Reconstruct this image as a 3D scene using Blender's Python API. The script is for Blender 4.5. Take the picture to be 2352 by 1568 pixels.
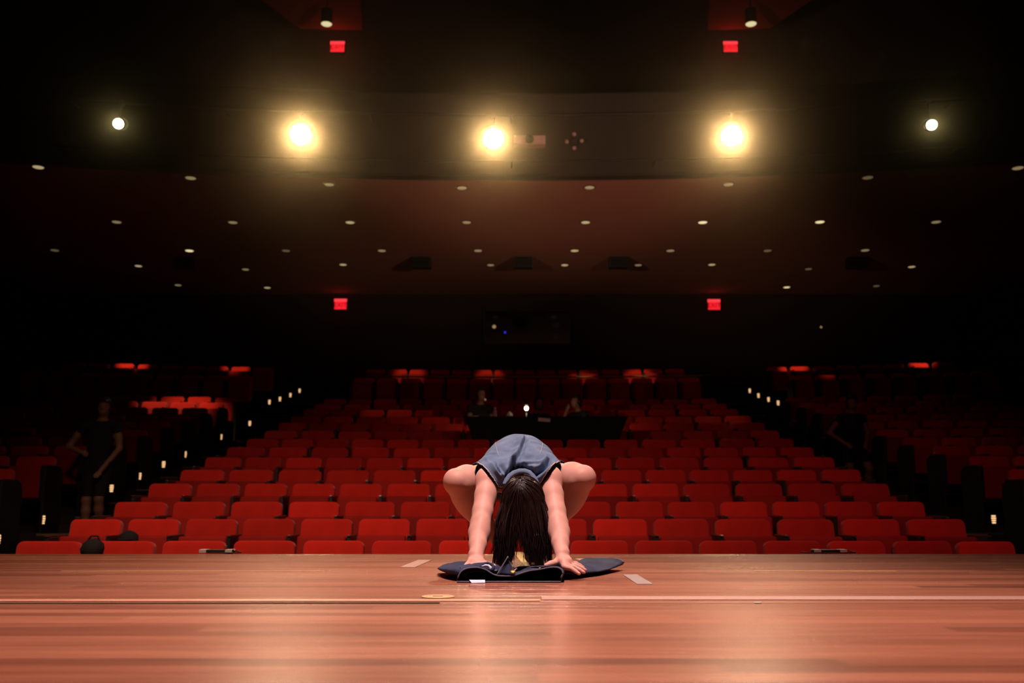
import bpy, bmesh, math, random
import numpy as np
from mathutils import Vector, Matrix
from mathutils.bvhtree import BVHTree

R = random.Random(7)
NR = np.random.RandomState(11)
PI = math.pi
for o in list(bpy.data.objects):
    bpy.data.objects.remove(o)
S = bpy.context.scene
COL = S.collection

# ------------------------------------------------------------------ camera
FPX, CAMZ = 2200.0, 0.302
PITCH = math.atan((1160 - 784) / FPX)
cd = bpy.data.cameras.new('camera')
cam = bpy.data.objects.new('camera', cd)
COL.objects.link(cam)
cd.sensor_width = 36.0
cd.lens = FPX / 2352 * 36.0
cam.location = (0, 0, CAMZ)
cam.rotation_euler = (PI / 2 + PITCH, 0, 0)
cd.clip_start, cd.clip_end = 0.05, 120
cd.dof.use_dof = True
cd.dof.focus_distance = 4.15
cd.dof.aperture_fstop = 2.9
S.camera = cam
SP, CP = math.sin(PITCH), math.cos(PITCH)


def ray(px, py):
    u, v = (px - 1176) / FPX, (784 - py) / FPX
    return u, CP - v * SP, SP + v * CP


def at(px, py, Y):
    u, dy, dz = ray(px, py)
    t = Y / dy
    return Vector((u * t, Y, CAMZ + dz * t))


def on_z(px, py, z):
    u, dy, dz = ray(px, py)
    t = (z - CAMZ) / dz
    return Vector((u * t, dy * t, z))


# ------------------------------------------------------------------ world and light
w = bpy.data.worlds.new('world')
S.world = w
w.use_nodes = True
w.node_tree.nodes['Background'].inputs[0].default_value = (0.02, 0.015, 0.012, 1)
w.node_tree.nodes['Background'].inputs[1].default_value = 0.02
S.view_settings.view_transform = 'Standard'
S.view_settings.look = 'None'
S.view_settings.exposure = 0.0
S.view_settings.gamma = 1.0
S.view_settings.use_curve_mapping = False
S.cycles.use_denoising = True
S.cycles.max_bounces = 6
S.cycles.diffuse_bounces = 2
S.cycles.glossy_bounces = 3
S.cycles.transmission_bounces = 4
S.cycles.volume_bounces = 0
S.cycles.caustics_reflective = False
S.cycles.caustics_refractive = False
S.cycles.sample_clamp_indirect = 4.0
S.cycles.volume_step_rate = 4.0


def spot(name, loc, target, power, color, size=40, blend=0.6, radius=0.1, vol=True):
    l = bpy.data.lights.new(name, 'SPOT')
    l.energy, l.color = power, color
    l.spot_size, l.spot_blend = math.radians(size), blend
    l.shadow_soft_size = radius
    o = bpy.data.objects.new(name, l)
    COL.objects.link(o)
    o.location = loc
    o.rotation_euler = (Vector(target) - Vector(loc)).to_track_quat('-Z', 'Y').to_euler()
    return o


HAZE = 0.0028
PINK = (1.0, 0.62, 0.58)
WARM = (1.0, 0.66, 0.40)
# stage lights over the apron, out of the picture
spot('stage_key_light', (0.0, 2.9, 5.6), (0.0, 3.0, 0.0), 2750, (1.0, 0.66, 0.61), 70, 1.0, 0.22)
spot('stage_back_light', (-1.6, 7.0, 6.8), (0.0, 4.4, 0.2), 160, WARM, 36, 0.9, 0.2)
spot('stage_side_light', (2.2, 7.0, 6.8), (0.1, 4.4, 0.2), 160, WARM, 36, 0.9, 0.2)
# unseen spots added over the stage, standing in for spill on the seat fronts
spot('house_spill_light', (-2.2, 4.4, 4.6), (-1.8, 8.8, -1.0), 1000, (1.0, 0.60, 0.42), 88, 1.0, 0.4)
spot('house_fill_light', (2.5, 4.2, 4.6), (1.9, 10.0, -0.5), 340, (1.0, 0.38, 0.38), 92, 1.0, 0.4)
# unseen fill lights added at the stage sides to brighten the balcony soffit
spot('soffit_fill_light', (-7.5, 4.0, 1.8), (1.5, 18.5, 7.2), 2500, (1.0, 0.58, 0.40), 30, 1.0, 0.3)
spot('soffit_fill_light', (7.5, 4.0, 1.8), (0.5, 18.5, 7.2), 2500, (1.0, 0.58, 0.40), 30, 1.0, 0.3)

# ------------------------------------------------------------------ materials


def mat(name, color, rough=0.6, metal=0.0, spec=0.5, emit=None, strength=0.0, noise=None, bump=None, coat=0.0, sheen=0.0):
    """noise=(scale, amount) varies the colour; bump=(scale, strength) adds fine relief."""
    m = bpy.data.materials.new(name)
    m.use_nodes = True
    nt = m.node_tree
    b = nt.nodes['Principled BSDF']
    b.inputs['Base Color'].default_value = (*color, 1)
    b.inputs['Roughness'].default_value = rough
    b.inputs['Metallic'].default_value = metal
    b.inputs['Specular IOR Level'].default_value = spec
    b.inputs['Coat Weight'].default_value = coat
    b.inputs['Sheen Weight'].default_value = sheen
    if emit:
        b.inputs['Emission Color'].default_value = (*emit, 1)
        b.inputs['Emission Strength'].default_value = strength
        m.cycles.emission_sampling = 'NONE'
    if noise or bump:
        tc = nt.nodes.new('ShaderNodeTexCoord')
    if noise:
        n = nt.nodes.new('ShaderNodeTexNoise')
        n.inputs['Scale'].default_value = noise[0]
        n.inputs['Detail'].default_value = 3
        nt.links.new(tc.outputs['Object'], n.inputs['Vector'])
        mx = nt.nodes.new('ShaderNodeMixRGB')
        a = noise[1]
        mx.inputs[1].default_value = (*[c * (1 - a) for c in color], 1)
        mx.inputs[2].default_value = (*[min(1, c * (1 + a)) for c in color], 1)
        nt.links.new(n.outputs['Fac'], mx.inputs[0])
        nt.links.new(mx.outputs[0], b.inputs['Base Color'])
    if bump:
        n2 = nt.nodes.new('ShaderNodeTexNoise')
        n2.inputs['Scale'].default_value = bump[0]
        nt.links.new(tc.outputs['Object'], n2.inputs['Vector'])
        bp = nt.nodes.new('ShaderNodeBump')
        bp.inputs['Strength'].default_value = bump[1]
        bp.inputs['Distance'].default_value = 0.01
        nt.links.new(n2.outputs['Fac'], bp.inputs['Height'])
        nt.links.new(bp.outputs[0], b.inputs['Normal'])
    return m


def wood_mat():
    m = bpy.data.materials.new('stage_wood')
    m.use_nodes = True
    nt = m.node_tree
    N, L = nt.nodes, nt.links
    b = N['Principled BSDF']
    geo = N.new('ShaderNodeNewGeometry')
    mp = N.new('ShaderNodeMapping')
    mp.inputs['Scale'].default_value = (1.1, 22, 22)
    L.new(geo.outputs['Position'], mp.inputs['Vector'])
    n1 = N.new('ShaderNodeTexNoise')
    n1.inputs['Scale'].default_value = 1.6
    n1.inputs['Detail'].default_value = 6
    n1.inputs['Roughness'].default_value = 0.65
    L.new(mp.outputs[0], n1.inputs['Vector'])
    att = N.new('ShaderNodeAttribute')
    att.attribute_name = 'tone'
    n2 = N.new('ShaderNodeTexNoise')
    n2.inputs['Scale'].default_value = 0.9
    n2.inputs['Detail'].default_value = 3
    L.new(geo.outputs['Position'], n2.inputs['Vector'])
    ad = N.new('ShaderNodeMath'); ad.operation = 'MULTIPLY_ADD'
    L.new(att.outputs['Fac'], ad.inputs[0]); ad.inputs[1].default_value = 0.55
    L.new(n1.outputs['Fac'], ad.inputs[2])
    cr = N.new('ShaderNodeValToRGB')
    e = cr.color_ramp.elements
    e[0].position, e[0].color = 0.34, (0.115, 0.034, 0.017, 1)
    e[1].position, e[1].color = 1.02, (0.36, 0.132, 0.074, 1)
    x = cr.color_ramp.elements.new(0.7); x.color = (0.24, 0.080, 0.042, 1)
    L.new(ad.outputs[0], cr.inputs[0])
    L.new(cr.outputs[0], b.inputs['Base Color'])
    rr = N.new('ShaderNodeMapRange')
    rr.inputs['To Min'].default_value = 0.20
    rr.inputs['To Max'].default_value = 0.33
    L.new(n2.outputs['Fac'], rr.inputs['Value'])
    L.new(rr.outputs[0], b.inputs['Roughness'])
    bp = N.new('ShaderNodeBump')
    bp.inputs['Strength'].default_value = 0.12
    bp.inputs['Distance'].default_value = 0.004
    L.new(n1.outputs['Fac'], bp.inputs['Height'])
    L.new(bp.outputs[0], b.inputs['Normal'])
    b.inputs['Specular IOR Level'].default_value = 0.85
    return m


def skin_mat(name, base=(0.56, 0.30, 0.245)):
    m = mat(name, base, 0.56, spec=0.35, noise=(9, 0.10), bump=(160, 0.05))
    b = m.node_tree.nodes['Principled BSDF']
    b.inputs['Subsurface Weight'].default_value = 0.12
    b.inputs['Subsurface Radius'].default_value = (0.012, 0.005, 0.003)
    return m


def denim_mat(name, c1, c2, scale=260):
    m = bpy.data.materials.new(name)
    m.use_nodes = True
    nt = m.node_tree
    N, L = nt.nodes, nt.links
    b = N['Principled BSDF']
    tc = N.new('ShaderNodeTexCoord')
    mp = N.new('ShaderNodeMapping'); mp.inputs['Rotation'].default_value = (0.3, 0.5, 0.7)
    L.new(tc.outputs['Object'], mp.inputs['Vector'])
    wv = N.new('ShaderNodeTexWave'); wv.inputs['Scale'].default_value = scale
    wv.inputs['Distortion'].default_value = 1.5
    L.new(mp.outputs[0], wv.inputs['Vector'])
    n = N.new('ShaderNodeTexNoise'); n.inputs['Scale'].default_value = 14; n.inputs['Detail'].default_value = 6
    L.new(tc.outputs['Object'], n.inputs['Vector'])
    mx = N.new('ShaderNodeMath'); mx.operation = 'MULTIPLY_ADD'
    L.new(wv.outputs['Fac'], mx.inputs[0]); mx.inputs[1].default_value = 0.3
    L.new(n.outputs['Fac'], mx.inputs[2])
    cr = N.new('ShaderNodeValToRGB')
    cr.color_ramp.elements[0].position = 0.35; cr.color_ramp.elements[0].color = (*c1, 1)
    cr.color_ramp.elements[1].position = 0.95; cr.color_ramp.elements[1].color = (*c2, 1)
    L.new(mx.outputs[0], cr.inputs[0]); L.new(cr.outputs[0], b.inputs['Base Color'])
    b.inputs['Roughness'].default_value = 0.85
    b.inputs['Specular IOR Level'].default_value = 0.2
    bp = N.new('ShaderNodeBump'); bp.inputs['Strength'].default_value = 0.25; bp.inputs['Distance'].default_value = 0.002
    L.new(mx.outputs[0], bp.inputs['Height']); L.new(bp.outputs[0], b.inputs['Normal'])
    return m


M = dict(
    wood=wood_mat(),
    skin=skin_mat('performer_skin'),
    skin_dim=skin_mat('shaded_staff_skin', (0.24, 0.12, 0.075)),  # darkened skin colour, paints in the shade on the house figures
    shirt=denim_mat('faded_denim', (0.058, 0.104, 0.185), (0.165, 0.230, 0.345)),
    jeans=denim_mat('dark_denim', (0.012, 0.016, 0.036), (0.038, 0.050, 0.105)),
    jeans_in=mat('denim_inside_shade', (0.010, 0.010, 0.014), 0.9),  # near-black denim, shade of the openings put into the colour
    seam=mat('seam_thread', (0.33, 0.36, 0.42), 0.9),
    rim=mat('denim_hem', (0.10, 0.11, 0.15), 0.9, noise=(60, 0.3)),
    fray=mat('frayed_cotton', (0.52, 0.50, 0.52), 0.95),
    hair=mat('dark_brown_hair', (0.014, 0.007, 0.0075), 0.38, spec=0.45, noise=(40, 0.4)),
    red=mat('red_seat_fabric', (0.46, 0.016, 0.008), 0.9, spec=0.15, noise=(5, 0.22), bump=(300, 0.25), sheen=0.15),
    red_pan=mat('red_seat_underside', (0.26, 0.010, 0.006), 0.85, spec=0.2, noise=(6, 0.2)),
    iron=mat('black_iron', (0.008, 0.008, 0.009), 0.55, noise=(20, 0.3)),
    arm=mat('armrest_wood', (0.075, 0.034, 0.016), 0.28, noise=(18, 0.3)),
    carpet=mat('house_carpet', (0.022, 0.008, 0.007), 0.95, noise=(30, 0.4), bump=(200, 0.4)),
    nosing=mat('step_nosing', (0.16, 0.11, 0.07), 0.6, noise=(12, 0.4)),
    wall=mat('dark_wall_paint', (0.030, 0.016, 0.013), 0.85, noise=(0.8, 0.25)),
    ceil=mat('balcony_soffit_paint', (0.46, 0.155, 0.105), 0.9, noise=(0.5, 0.10)),
    ceil2=mat('rear_soffit_paint', (0.44, 0.19, 0.13), 0.9, noise=(0.5, 0.10)),
    fascia=mat('balcony_front_paint', (0.018, 0.010, 0.007), 0.8, noise=(1.5, 0.3)),
    reddish=mat('vestibule_paint', (0.30, 0.035, 0.022), 0.9, noise=(0.7, 0.2)),
    black=mat('black_paint', (0.006, 0.006, 0.006), 0.6, noise=(10, 0.3)),
    cloth=mat('black_drape', (0.004, 0.0035, 0.0035), 0.95, noise=(9, 0.4)),
    pipe=mat('dull_steel_pipe', (0.022, 0.018, 0.014), 0.6, metal=0.3, noise=(6, 0.3)),
    brass=mat('brass', (0.42, 0.25, 0.10), 0.5, metal=0.9, noise=(25, 0.3)),
    grey=mat('pale_grey_tape', (0.25, 0.20, 0.19), 0.7, noise=(30, 0.25)),
    tape=mat('worn_grey_tape', (0.32, 0.17, 0.14), 0.55, noise=(40, 0.2)),
    tape_tan=mat('tan_tape', (0.50, 0.30, 0.14), 0.6, noise=(40, 0.15)),
    tape_yellow=mat('yellow_tape', (0.50, 0.38, 0.11), 0.6, noise=(40, 0.15)),
    seam_highlight=mat('painted_seam_highlight', (0.52, 0.27, 0.17), 0.4, noise=(14, 0.2)),  # pale colour for the painted highlight along the seam
    mic_grey=mat('grey_gaffer_band', (0.55, 0.47, 0.45), 0.7, noise=(30, 0.2)),
    gap=mat('floor_gap', (0.02, 0.008, 0.005), 0.9, noise=(9, 0.3)),
    white=mat('white_label', (0.55, 0.60, 0.72), 0.8, noise=(50, 0.1)),
    navy=mat('shaded_navy_cotton', (0.004, 0.005, 0.010), 0.9, noise=(12, 0.3)),  # navy darkened as well, shade on the aisle figure put into the cloth
    blackcloth=mat('black_cotton', (0.004, 0.0035, 0.0035), 0.9, noise=(12, 0.3)),
    darkhair=mat('black_hair', (0.005, 0.0035, 0.003), 0.8, noise=(30, 0.3)),
    paper=mat('paper', (0.60, 0.55, 0.48), 0.9, noise=(20, 0.08)),
    plaque=mat('pinkish_housing', (0.42, 0.24, 0.22), 0.7, noise=(8, 0.2)),
    lens_main=mat('spotlight_lens', (0.9, 0.8, 0.6), 0.3, emit=(1.0, 0.86, 0.55), strength=60, noise=(10, 0.02)),
    lens_side=mat('side_lens', (0.9, 0.85, 0.7), 0.3, emit=(1.0, 0.97, 0.80), strength=6, noise=(10, 0.02)),
    lens_desk=mat('desk_bulb', (0.9, 0.8, 0.6), 0.3, emit=(1.0, 0.88, 0.55), strength=16, noise=(10, 0.02)),
    lens_down=mat('pot_light_lens', (0.9, 0.85, 0.6), 0.3, emit=(1.0, 0.86, 0.46), strength=0.75, noise=(10, 0.02)),
    exit_red=mat('exit_glow', (0.6, 0.01, 0.02), 0.4, emit=(1.0, 0.016, 0.028), strength=1.0, noise=(14, 0.05)),
    exit_top=mat('exit_glow_top', (0.6, 0.02, 0.03), 0.4, emit=(1.0, 0.055, 0.07), strength=1.0, noise=(14, 0.05)),
    exit_dark=mat('exit_letters', (0.2, 0.0, 0.0), 0.4, emit=(0.30, 0.0, 0.004), strength=0.6, noise=(14, 0.05)),
    blue_led=mat('blue_indicator', (0.02, 0.02, 0.3), 0.4, emit=(0.03, 0.03, 1.0), strength=1.0, noise=(14, 0.02)),
    dim_led=mat('amber_indicator', (0.2, 0.1, 0.04), 0.4, emit=(0.9, 0.55, 0.25), strength=0.35, noise=(14, 0.02)),
    aisle_glow=mat('aisle_lamp_glow', (0.7, 0.5, 0.3), 0.4, emit=(1.0, 0.56, 0.26), strength=1.3, noise=(14, 0.02)),
    glass=mat('booth_glass', (0.004, 0.006, 0.007), 0.08, spec=0.5, noise=(3, 0.3)),
)
# fabric tone differs by seat, partly painting in uneven light on the backs
for k_ in ('red', 'red_pan'):
    nt_ = M[k_].node_tree
    b_ = nt_.nodes['Principled BSDF']
    src = b_.inputs['Base Color'].links[0].from_socket
    oi = nt_.nodes.new('ShaderNodeObjectInfo')
    hs = nt_.nodes.new('ShaderNodeHueSaturation')
    mr = nt_.nodes.new('ShaderNodeMapRange')
    mr.inputs['To Min'].default_value, mr.inputs['To Max'].default_value = 0.72, 1.22
    nt_.links.new(oi.outputs['Random'], mr.inputs['Value'])
    nt_.links.new(mr.outputs[0], hs.inputs['Value'])
    nt_.links.new(src, hs.inputs['Color'])
    nt_.links.new(hs.outputs[0], b_.inputs['Base Color'])
for i, (e, s) in enumerate([((1.0, 0.72, 0.34), 0.10), ((1.0, 0.74, 0.36), 0.22), ((1.0, 0.76, 0.38), 0.42), ((1.0, 0.80, 0.42), 0.95)]):
    M['dl%d' % i] = mat('downlight_glow_%s' % ['faint', 'dim', 'medium', 'bright'][i], (0.6, 0.5, 0.35), 0.4, emit=e, strength=s, noise=(10, 0.02))

# ------------------------------------------------------------------ mesh helpers


class MB:
    def __init__(self):
        self.v, self.f = [], []

    def add(self, vs, fs):
        n = len(self.v)
        self.v += [tuple(p) for p in vs]
        self.f += [tuple(i + n for i in q) for q in fs]
        return self

    def box(self, c, s, rot=None, top=1.0):
        x, y, z = s[0] / 2, s[1] / 2, s[2] / 2
        vs = [Vector((sx * x * (top if sz > 0 else 1), sy * y * (top if sz > 0 else 1), sz * z)) for sz in (-1, 1) for sy in (-1, 1) for sx in (-1, 1)]
        if rot is not None:
            vs = [rot @ p for p in vs]
        c = Vector(c)
        return self.add([p + c for p in vs], [(0, 2, 3, 1), (4, 5, 7, 6), (0, 1, 5, 4), (2, 6, 7, 3), (0, 4, 6, 2), (1, 3, 7, 5)])

    def tube(self, pts, r, n=8, cap=True, flat=1.0):
        pts = [Vector(p) for p in pts]
        rs = r if isinstance(r, (list, tuple)) else [r] * len(pts)
        base = len(self.v)
        up = Vector((0, 0, 1))
        for i, p in enumerate(pts):
            t = (pts[min(i + 1, len(pts) - 1)] - pts[max(i - 1, 0)]).normalized()
            a = t.cross(up)
            if a.length < 1e-3:
                a = t.cross(Vector((0, 1, 0)))
            a.normalize()
            b = a.cross(t)
            for k in range(n):
                q = 2 * PI * k / n
                self.v.append(tuple(p + rs[i] * (math.cos(q) * a + math.sin(q) * b * flat)))
        for i in range(len(pts) - 1):
            for k in range(n):
                k2 = (k + 1) % n
                self.f.append((base + i * n + k, base + i * n + k2, base + (i + 1) * n + k2, base + (i + 1) * n + k))
        if cap:
            self.f.append(tuple(base + k for k in range(n))[::-1])
            self.f.append(tuple(base + (len(pts) - 1) * n + k for k in range(n)))
        return self

    def lathe(self, prof, c=(0, 0, 0), n=20, rot=None):
        """prof = [(radius, height)]"""
        base = len(self.v)
        c = Vector(c)
        for r, h in prof:
            for k in range(n):
                q = 2 * PI * k / n
                p = Vector((r * math.cos(q), r * math.sin(q), h))
                if rot is not None:
                    p = rot @ p
                self.v.append(tuple(p + c))
        for i in range(len(prof) - 1):
            for k in range(n):
                k2 = (k + 1) % n
                self.f.append((base + i * n + k, base + i * n + k2, base + (i + 1) * n + k2, base + (i + 1) * n + k))
        self.f.append(tuple(base + k for k in range(n))[::-1])
        self.f.append(tuple(base + (len(prof) - 1) * n + k for k in range(n)))
        return self

    def prism(self, poly, d0, d1, axis='y'):
        n = len(poly)
        def P(a, b, d):
            return {'y': (a, d, b), 'z': (a, b, d), 'x': (d, a, b)}[axis]
        vs = [P(a, b, d0) for a, b in poly] + [P(a, b, d1) for a, b in poly]
        fs = [tuple(range(n))[::-1], tuple(range(n, 2 * n))] + [(i, (i + 1) % n, n + (i + 1) % n, n + i) for i in range(n)]
        return self.add(vs, fs)

    def mesh(self, name, material, smooth=False, bevel=0.0, seg=2):
        me = bpy.data.meshes.new(name)
        me.from_pydata(self.v, [], self.f)
        bm = bmesh.new()
        bm.from_mesh(me)
        bmesh.ops.recalc_face_normals(bm, faces=bm.faces)
        if bevel:
            es = [e for e in bm.edges if len(e.link_faces) == 2 and e.calc_face_angle(0) > 0.6]
            bmesh.ops.bevel(bm, geom=es, offset=bevel, segments=seg, affect='EDGES', profile=0.6, clamp_overlap=True)
        bm.to_mesh(me)
        bm.free()
        me.materials.append(material)
        if smooth:
            for p in me.polygons:
                p.use_smooth = True
        return me

    def build(self, name, material, parent=None, smooth=False, bevel=0.0, loc=None, seg=2):
        return link(name, self.mesh(name, material, smooth, bevel, seg), parent, loc)


def link(name, me, parent=None, loc=None):
    o = bpy.data.objects.new(name, me)
    COL.objects.link(o)
    if parent is not None:
        o.parent = parent
    if loc is not None:
        o.location = loc
    return o


def tag(o, label, cat=None, group=None, kind=None):
    o['label'] = label
    if cat:
        o['category'] = cat
    if group:
        o['group'] = group
    if kind:
        o['kind'] = kind
    return o


def thing(name, loc, label, cat, group=None, rz=0.0, kind=None):
    o = bpy.data.objects.new(name, None)
    COL.objects.link(o)
    o.location = loc
    o.rotation_euler = (0, 0, rz)
    return tag(o, label, cat, group, kind)


def copy_tree(o, parent=None):
    c = o.copy()
    COL.objects.link(c)
    if parent is not None:
        c.parent = parent
    for ch in list(o.children):
        copy_tree(ch, c)
    return c


ORD = ['zeroth', 'first', 'second', 'third', 'fourth', 'fifth', 'sixth', 'seventh', 'eighth', 'ninth', 'tenth', 'eleventh', 'twelfth',
       'thirteenth', 'fourteenth', 'fifteenth', 'sixteenth', 'seventeenth']
# ------------------------------------------------------------------ stage floor
EDGE = on_z(1176, 1272, 0).y
SEAM = on_z(1176, 1386, 0).y
stage = thing('floor', (0, 0, 0), 'reddish brown strip-wood stage floor with worn grain', 'floor', kind='structure')
sub = MB().box((0, (EDGE - 3) / 2 - 0.02, -0.55), (24, EDGE + 2.9, 1.0)).build('stage_base', M['gap'], stage)
nose = MB().box((0, EDGE - 0.05, -0.03), (24, 0.10, 0.06)).build('stage_nosing', M['wood'], stage, bevel=0.008)


def plank(mb, x0, x1, y0, y1):
    g = 0.0005
    gx = 0.0001
    z = R.uniform(-0.00012, 0.00012)
    e = 0.00012
    ex = 0.0001
    vs = [(x0 + gx, y0 + g, -0.05), (x1 - gx, y0 + g, -0.05), (x1 - gx, y1 - g, -0.05), (x0 + gx, y1 - g, -0.05),
          (x0 + gx, y0 + g, z - e), (x1 - gx, y0 + g, z - e), (x1 - gx, y1 - g, z - e), (x0 + gx, y1 - g, z - e),
          (x0 + gx + ex, y0 + g + e, z), (x1 - gx - ex, y0 + g + e, z), (x1 - gx - ex, y1 - g - e, z), (x0 + gx + ex, y1 - g - e, z)]
    fs = [(8, 9, 10, 11)]
    for a, b in ((0, 4), (4, 8)):
        for k in range(4):
            k2 = (k + 1) % 4
            fs.append((a + k, a + k2, b + k2, b + k))
    mb.add(vs, fs)


def tone_attr(me, tones):
    a = me.attributes.new('tone', 'FLOAT', 'FACE')
    a.data.foreach_set('value', np.array(tones, dtype=np.float32))


PW = 0.083
far = MB()
far_t = []
rows = []
y = SEAM - 0.002
while y > -1.2:
    rows.append((y - PW, y))
    y -= PW
y = SEAM + 0.0075
while y < EDGE - 0.1:
    rows.append((y, min(y + PW, EDGE - 0.1)))
    y += PW
n_plank = 0
for y0, y1 in rows:
    x = -9.0 + R.uniform(-1.5, 0)
    rowtone = R.gauss(0, 0.12)
    while x < 9.0:
        L_ = R.uniform(1.3, 2.6)
        t = min(1, max(0, 0.5 + rowtone + R.gauss(0, 0.26)))
        half = 0.56 * max(y1, 0.5) + 0.3
        if 0.9 < y0 and y1 <= SEAM and x + L_ > -half and x < half:
            mb = MB()
            plank(mb, x, x + L_, y0, y1)
            o = mb.build('plank', M['wood'], stage)
            tone_attr(o.data, [t] * len(o.data.polygons))
            n_plank += 1
        else:
            plank(far, x, x + L_, y0, y1)
            far_t += [t] * 9
        x += L_
o = far.build('planks', M['wood'], stage)
o['kind'] = 'stuff'
tone_attr(o.data, far_t)
tone_attr(nose.data, [0.5] * len(nose.data.polygons))


def strip(name, p, q, wid, m, label, cat, z=0.0012, group=None, thick=0.0012):
    p, q = Vector(p), Vector(q)
    d = (q - p).normalized()
    n = Vector((-d.y, d.x, 0)) * wid / 2
    poly = [(p + n)[:2], (q + n)[:2], (q - n)[:2], (p - n)[:2]]
    o = MB().prism(poly, 0.0002 + z - 0.0012, z + thick, 'z').build(name, m)
    return tag(o, label, cat, group)


# long pale tape that covers the seam on the right, and thin scored lines further upstage
strip('floor_tape', on_z(1244, 1374, 0), (6.0, on_z(2352, 1374, 0).y, 0), 0.12, M['tape'], 'long worn grey tape strip running along the stage seam to the right edge', 'tape')
strip('highlight_strip', (-6.0, on_z(0, 1381, 0).y, 0), on_z(1240, 1379, 0), 0.05, M['seam_highlight'], 'pale strip painted as the highlight beside the dark stage seam on the left', 'strip')  # pale colour paints the highlight on the raised board lip
strip('seam_gap', (-6.0, on_z(0, 1389, 0).y, 0), on_z(1010, 1385, 0), 0.022, M['gap'], 'narrow dark gap along the stage seam on the left', 'gap')
strip('floor_tape', on_z(140, 1312, 0), on_z(745, 1312, 0), 0.022, M['tape_tan'], 'thin pale line of tape on the boards, longer one, left of the performer', 'tape')
strip('floor_tape', on_z(1730, 1312, 0), on_z(2060, 1312, 0), 0.022, M['tape_tan'], 'thin pale line of tape on the boards, shorter one, right of the performer', 'tape')
a, b = on_z(976, 1286, 0), on_z(936, 1303, 0)
strip('tape_mark', a, b, 0.075, M['tape'], 'pale diagonal spike mark of tape left of the folded jeans', 'tape')
a, b = on_z(1447, 1320, 0), on_z(1482, 1342, 0)
strip('tape_mark', a, b, 0.062, M['grey'], 'grey diagonal strip of spike tape right of the jeans', 'tape')
strip('tape_mark', on_z(1340, 1283, 0), on_z(1392, 1300, 0), 0.10, M['tape_tan'], 'tan tape mark half hidden behind the jeans leg hem', 'tape')
strip('tape_mark', on_z(1220, 1303, 0), on_z(1190, 1268, 0), 0.06, M['tape_yellow'], 'yellow tape mark seen under the hanging hair', 'tape')
strip('tape_mark', on_z(1128, 1337, 0), on_z(1166, 1337, 0), 0.05, M['tape'], 'faint square of old grey tape just in front of the jeans', 'tape')
# brass floor pocket and a crumb of tape
fp = on_z(1006, 1371, 0)
t = thing('floor_pocket', (fp.x, fp.y, 0), 'oval brass floor pocket let into the boards near the seam', 'floor plate')
ring = MB()
ring.lathe([(0.056, 0.0), (0.056, 0.003), (0.050, 0.0045), (0.042, 0.0045), (0.040, 0.0015), (0.0395, 0.0)], n=32)
ring.build('rim', M['tape_tan'], t, smooth=True)
MB().lathe([(0.0385, 0.0006), (0.0385, 0.0022), (0.03, 0.003)], n=28).build('cover', M['tape_tan'], t, smooth=True)
MB().box((0.0, 0.0, 0.0034), (0.034, 0.009, 0.0012)).build('slot', M['gap'], t)
sc = on_z(1740, 1385, 0)
tag(MB().prism([(sc.x - .012, sc.y - .006), (sc.x + .010, sc.y - .009), (sc.x + .013, sc.y + .007), (sc.x - .009, sc.y + .010)], 0.0004, 0.003, 'z').build('paper_scrap', M['paper']),
    'tiny pale scrap of paper on the boards below the seam tape', 'scrap')

# two low microphones on the stage edge
for px0, px1, py, lab, cab in ((459, 534, 1268, 'low black floor microphone with grey taped ends at the edge left of the performer', 1),
                               (1869, 1944, 1268, 'low black floor microphone with grey taped ends at the edge right of the performer', 2)):
    c = on_z((px0 + px1) / 2, py + 1.5, 0)
    wd = (px1 - px0) / FPX * c.y
    t = thing('floor_microphone', (c.x, c.y + 0.02, 0), lab, 'microphone', 'floor microphones on the stage edge')
    MB().prism([(-0.035, 0), (0.035, 0), (0.035, 0.012), (0.012, 0.021), (-0.035, 0.021)], -wd / 2, wd / 2, 'x').build('body', M['black'], t, bevel=0.002)
    for sx in (-1, 1):
        MB().box((sx * (wd / 2 - 0.024), 0, 0.0112), (0.046, 0.073, 0.0225)).build('tape_band', M['mic_grey'], t, bevel=0.002)
    MB().tube([(wd / 2 - 0.002, 0, 0.014), (wd / 2 + 0.012, 0, 0.014)], 0.006).build('connector', M['brass'], t, smooth=True)
    MB().tube([(wd / 2 + 0.012, 0, 0.014), (wd / 2 + 0.03, 0.0, 0.009), (wd / 2 + 0.055, -0.03, 0.004), (wd / 2 + 0.03, -0.075, 0.004), (-0.02, -0.085, 0.004)] +
              ([(-wd / 2 - 0.05, -0.06, 0.004), (-wd / 2 - 0.075, 0.0, 0.004)] if cab == 2 else [(0.03, -0.06, 0.004)]), 0.0038, 6).build('cable', M['black'], t, smooth=True)

# ------------------------------------------------------------------ house floor, tiers, aisles
RAD = 40.0


def bow(x):
    return -x * x / (2 * RAD)


def curved(mb, y0, y1, z0, z1, x0, x1, n=16):
    xs = [x0 + (x1 - x0) * i / n for i in range(n + 1)]
    vs = []
    for x in xs:
        b = bow(x)
        vs += [(x, y0 + b, z0), (x, y1 + b, z0), (x, y1 + b, z1), (x, y0 + b, z1)]
    fs = [(0, 1, 2, 3), tuple(4 * n + k for k in (3, 2, 1, 0))]
    for i in range(n):
        for k in range(4):
            k2 = (k + 1) % 4
            fs.append((4 * i + k, 4 * i + 4 + k, 4 * i + 4 + k2, 4 * i + k2))
    return mb.add(vs, fs)


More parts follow.
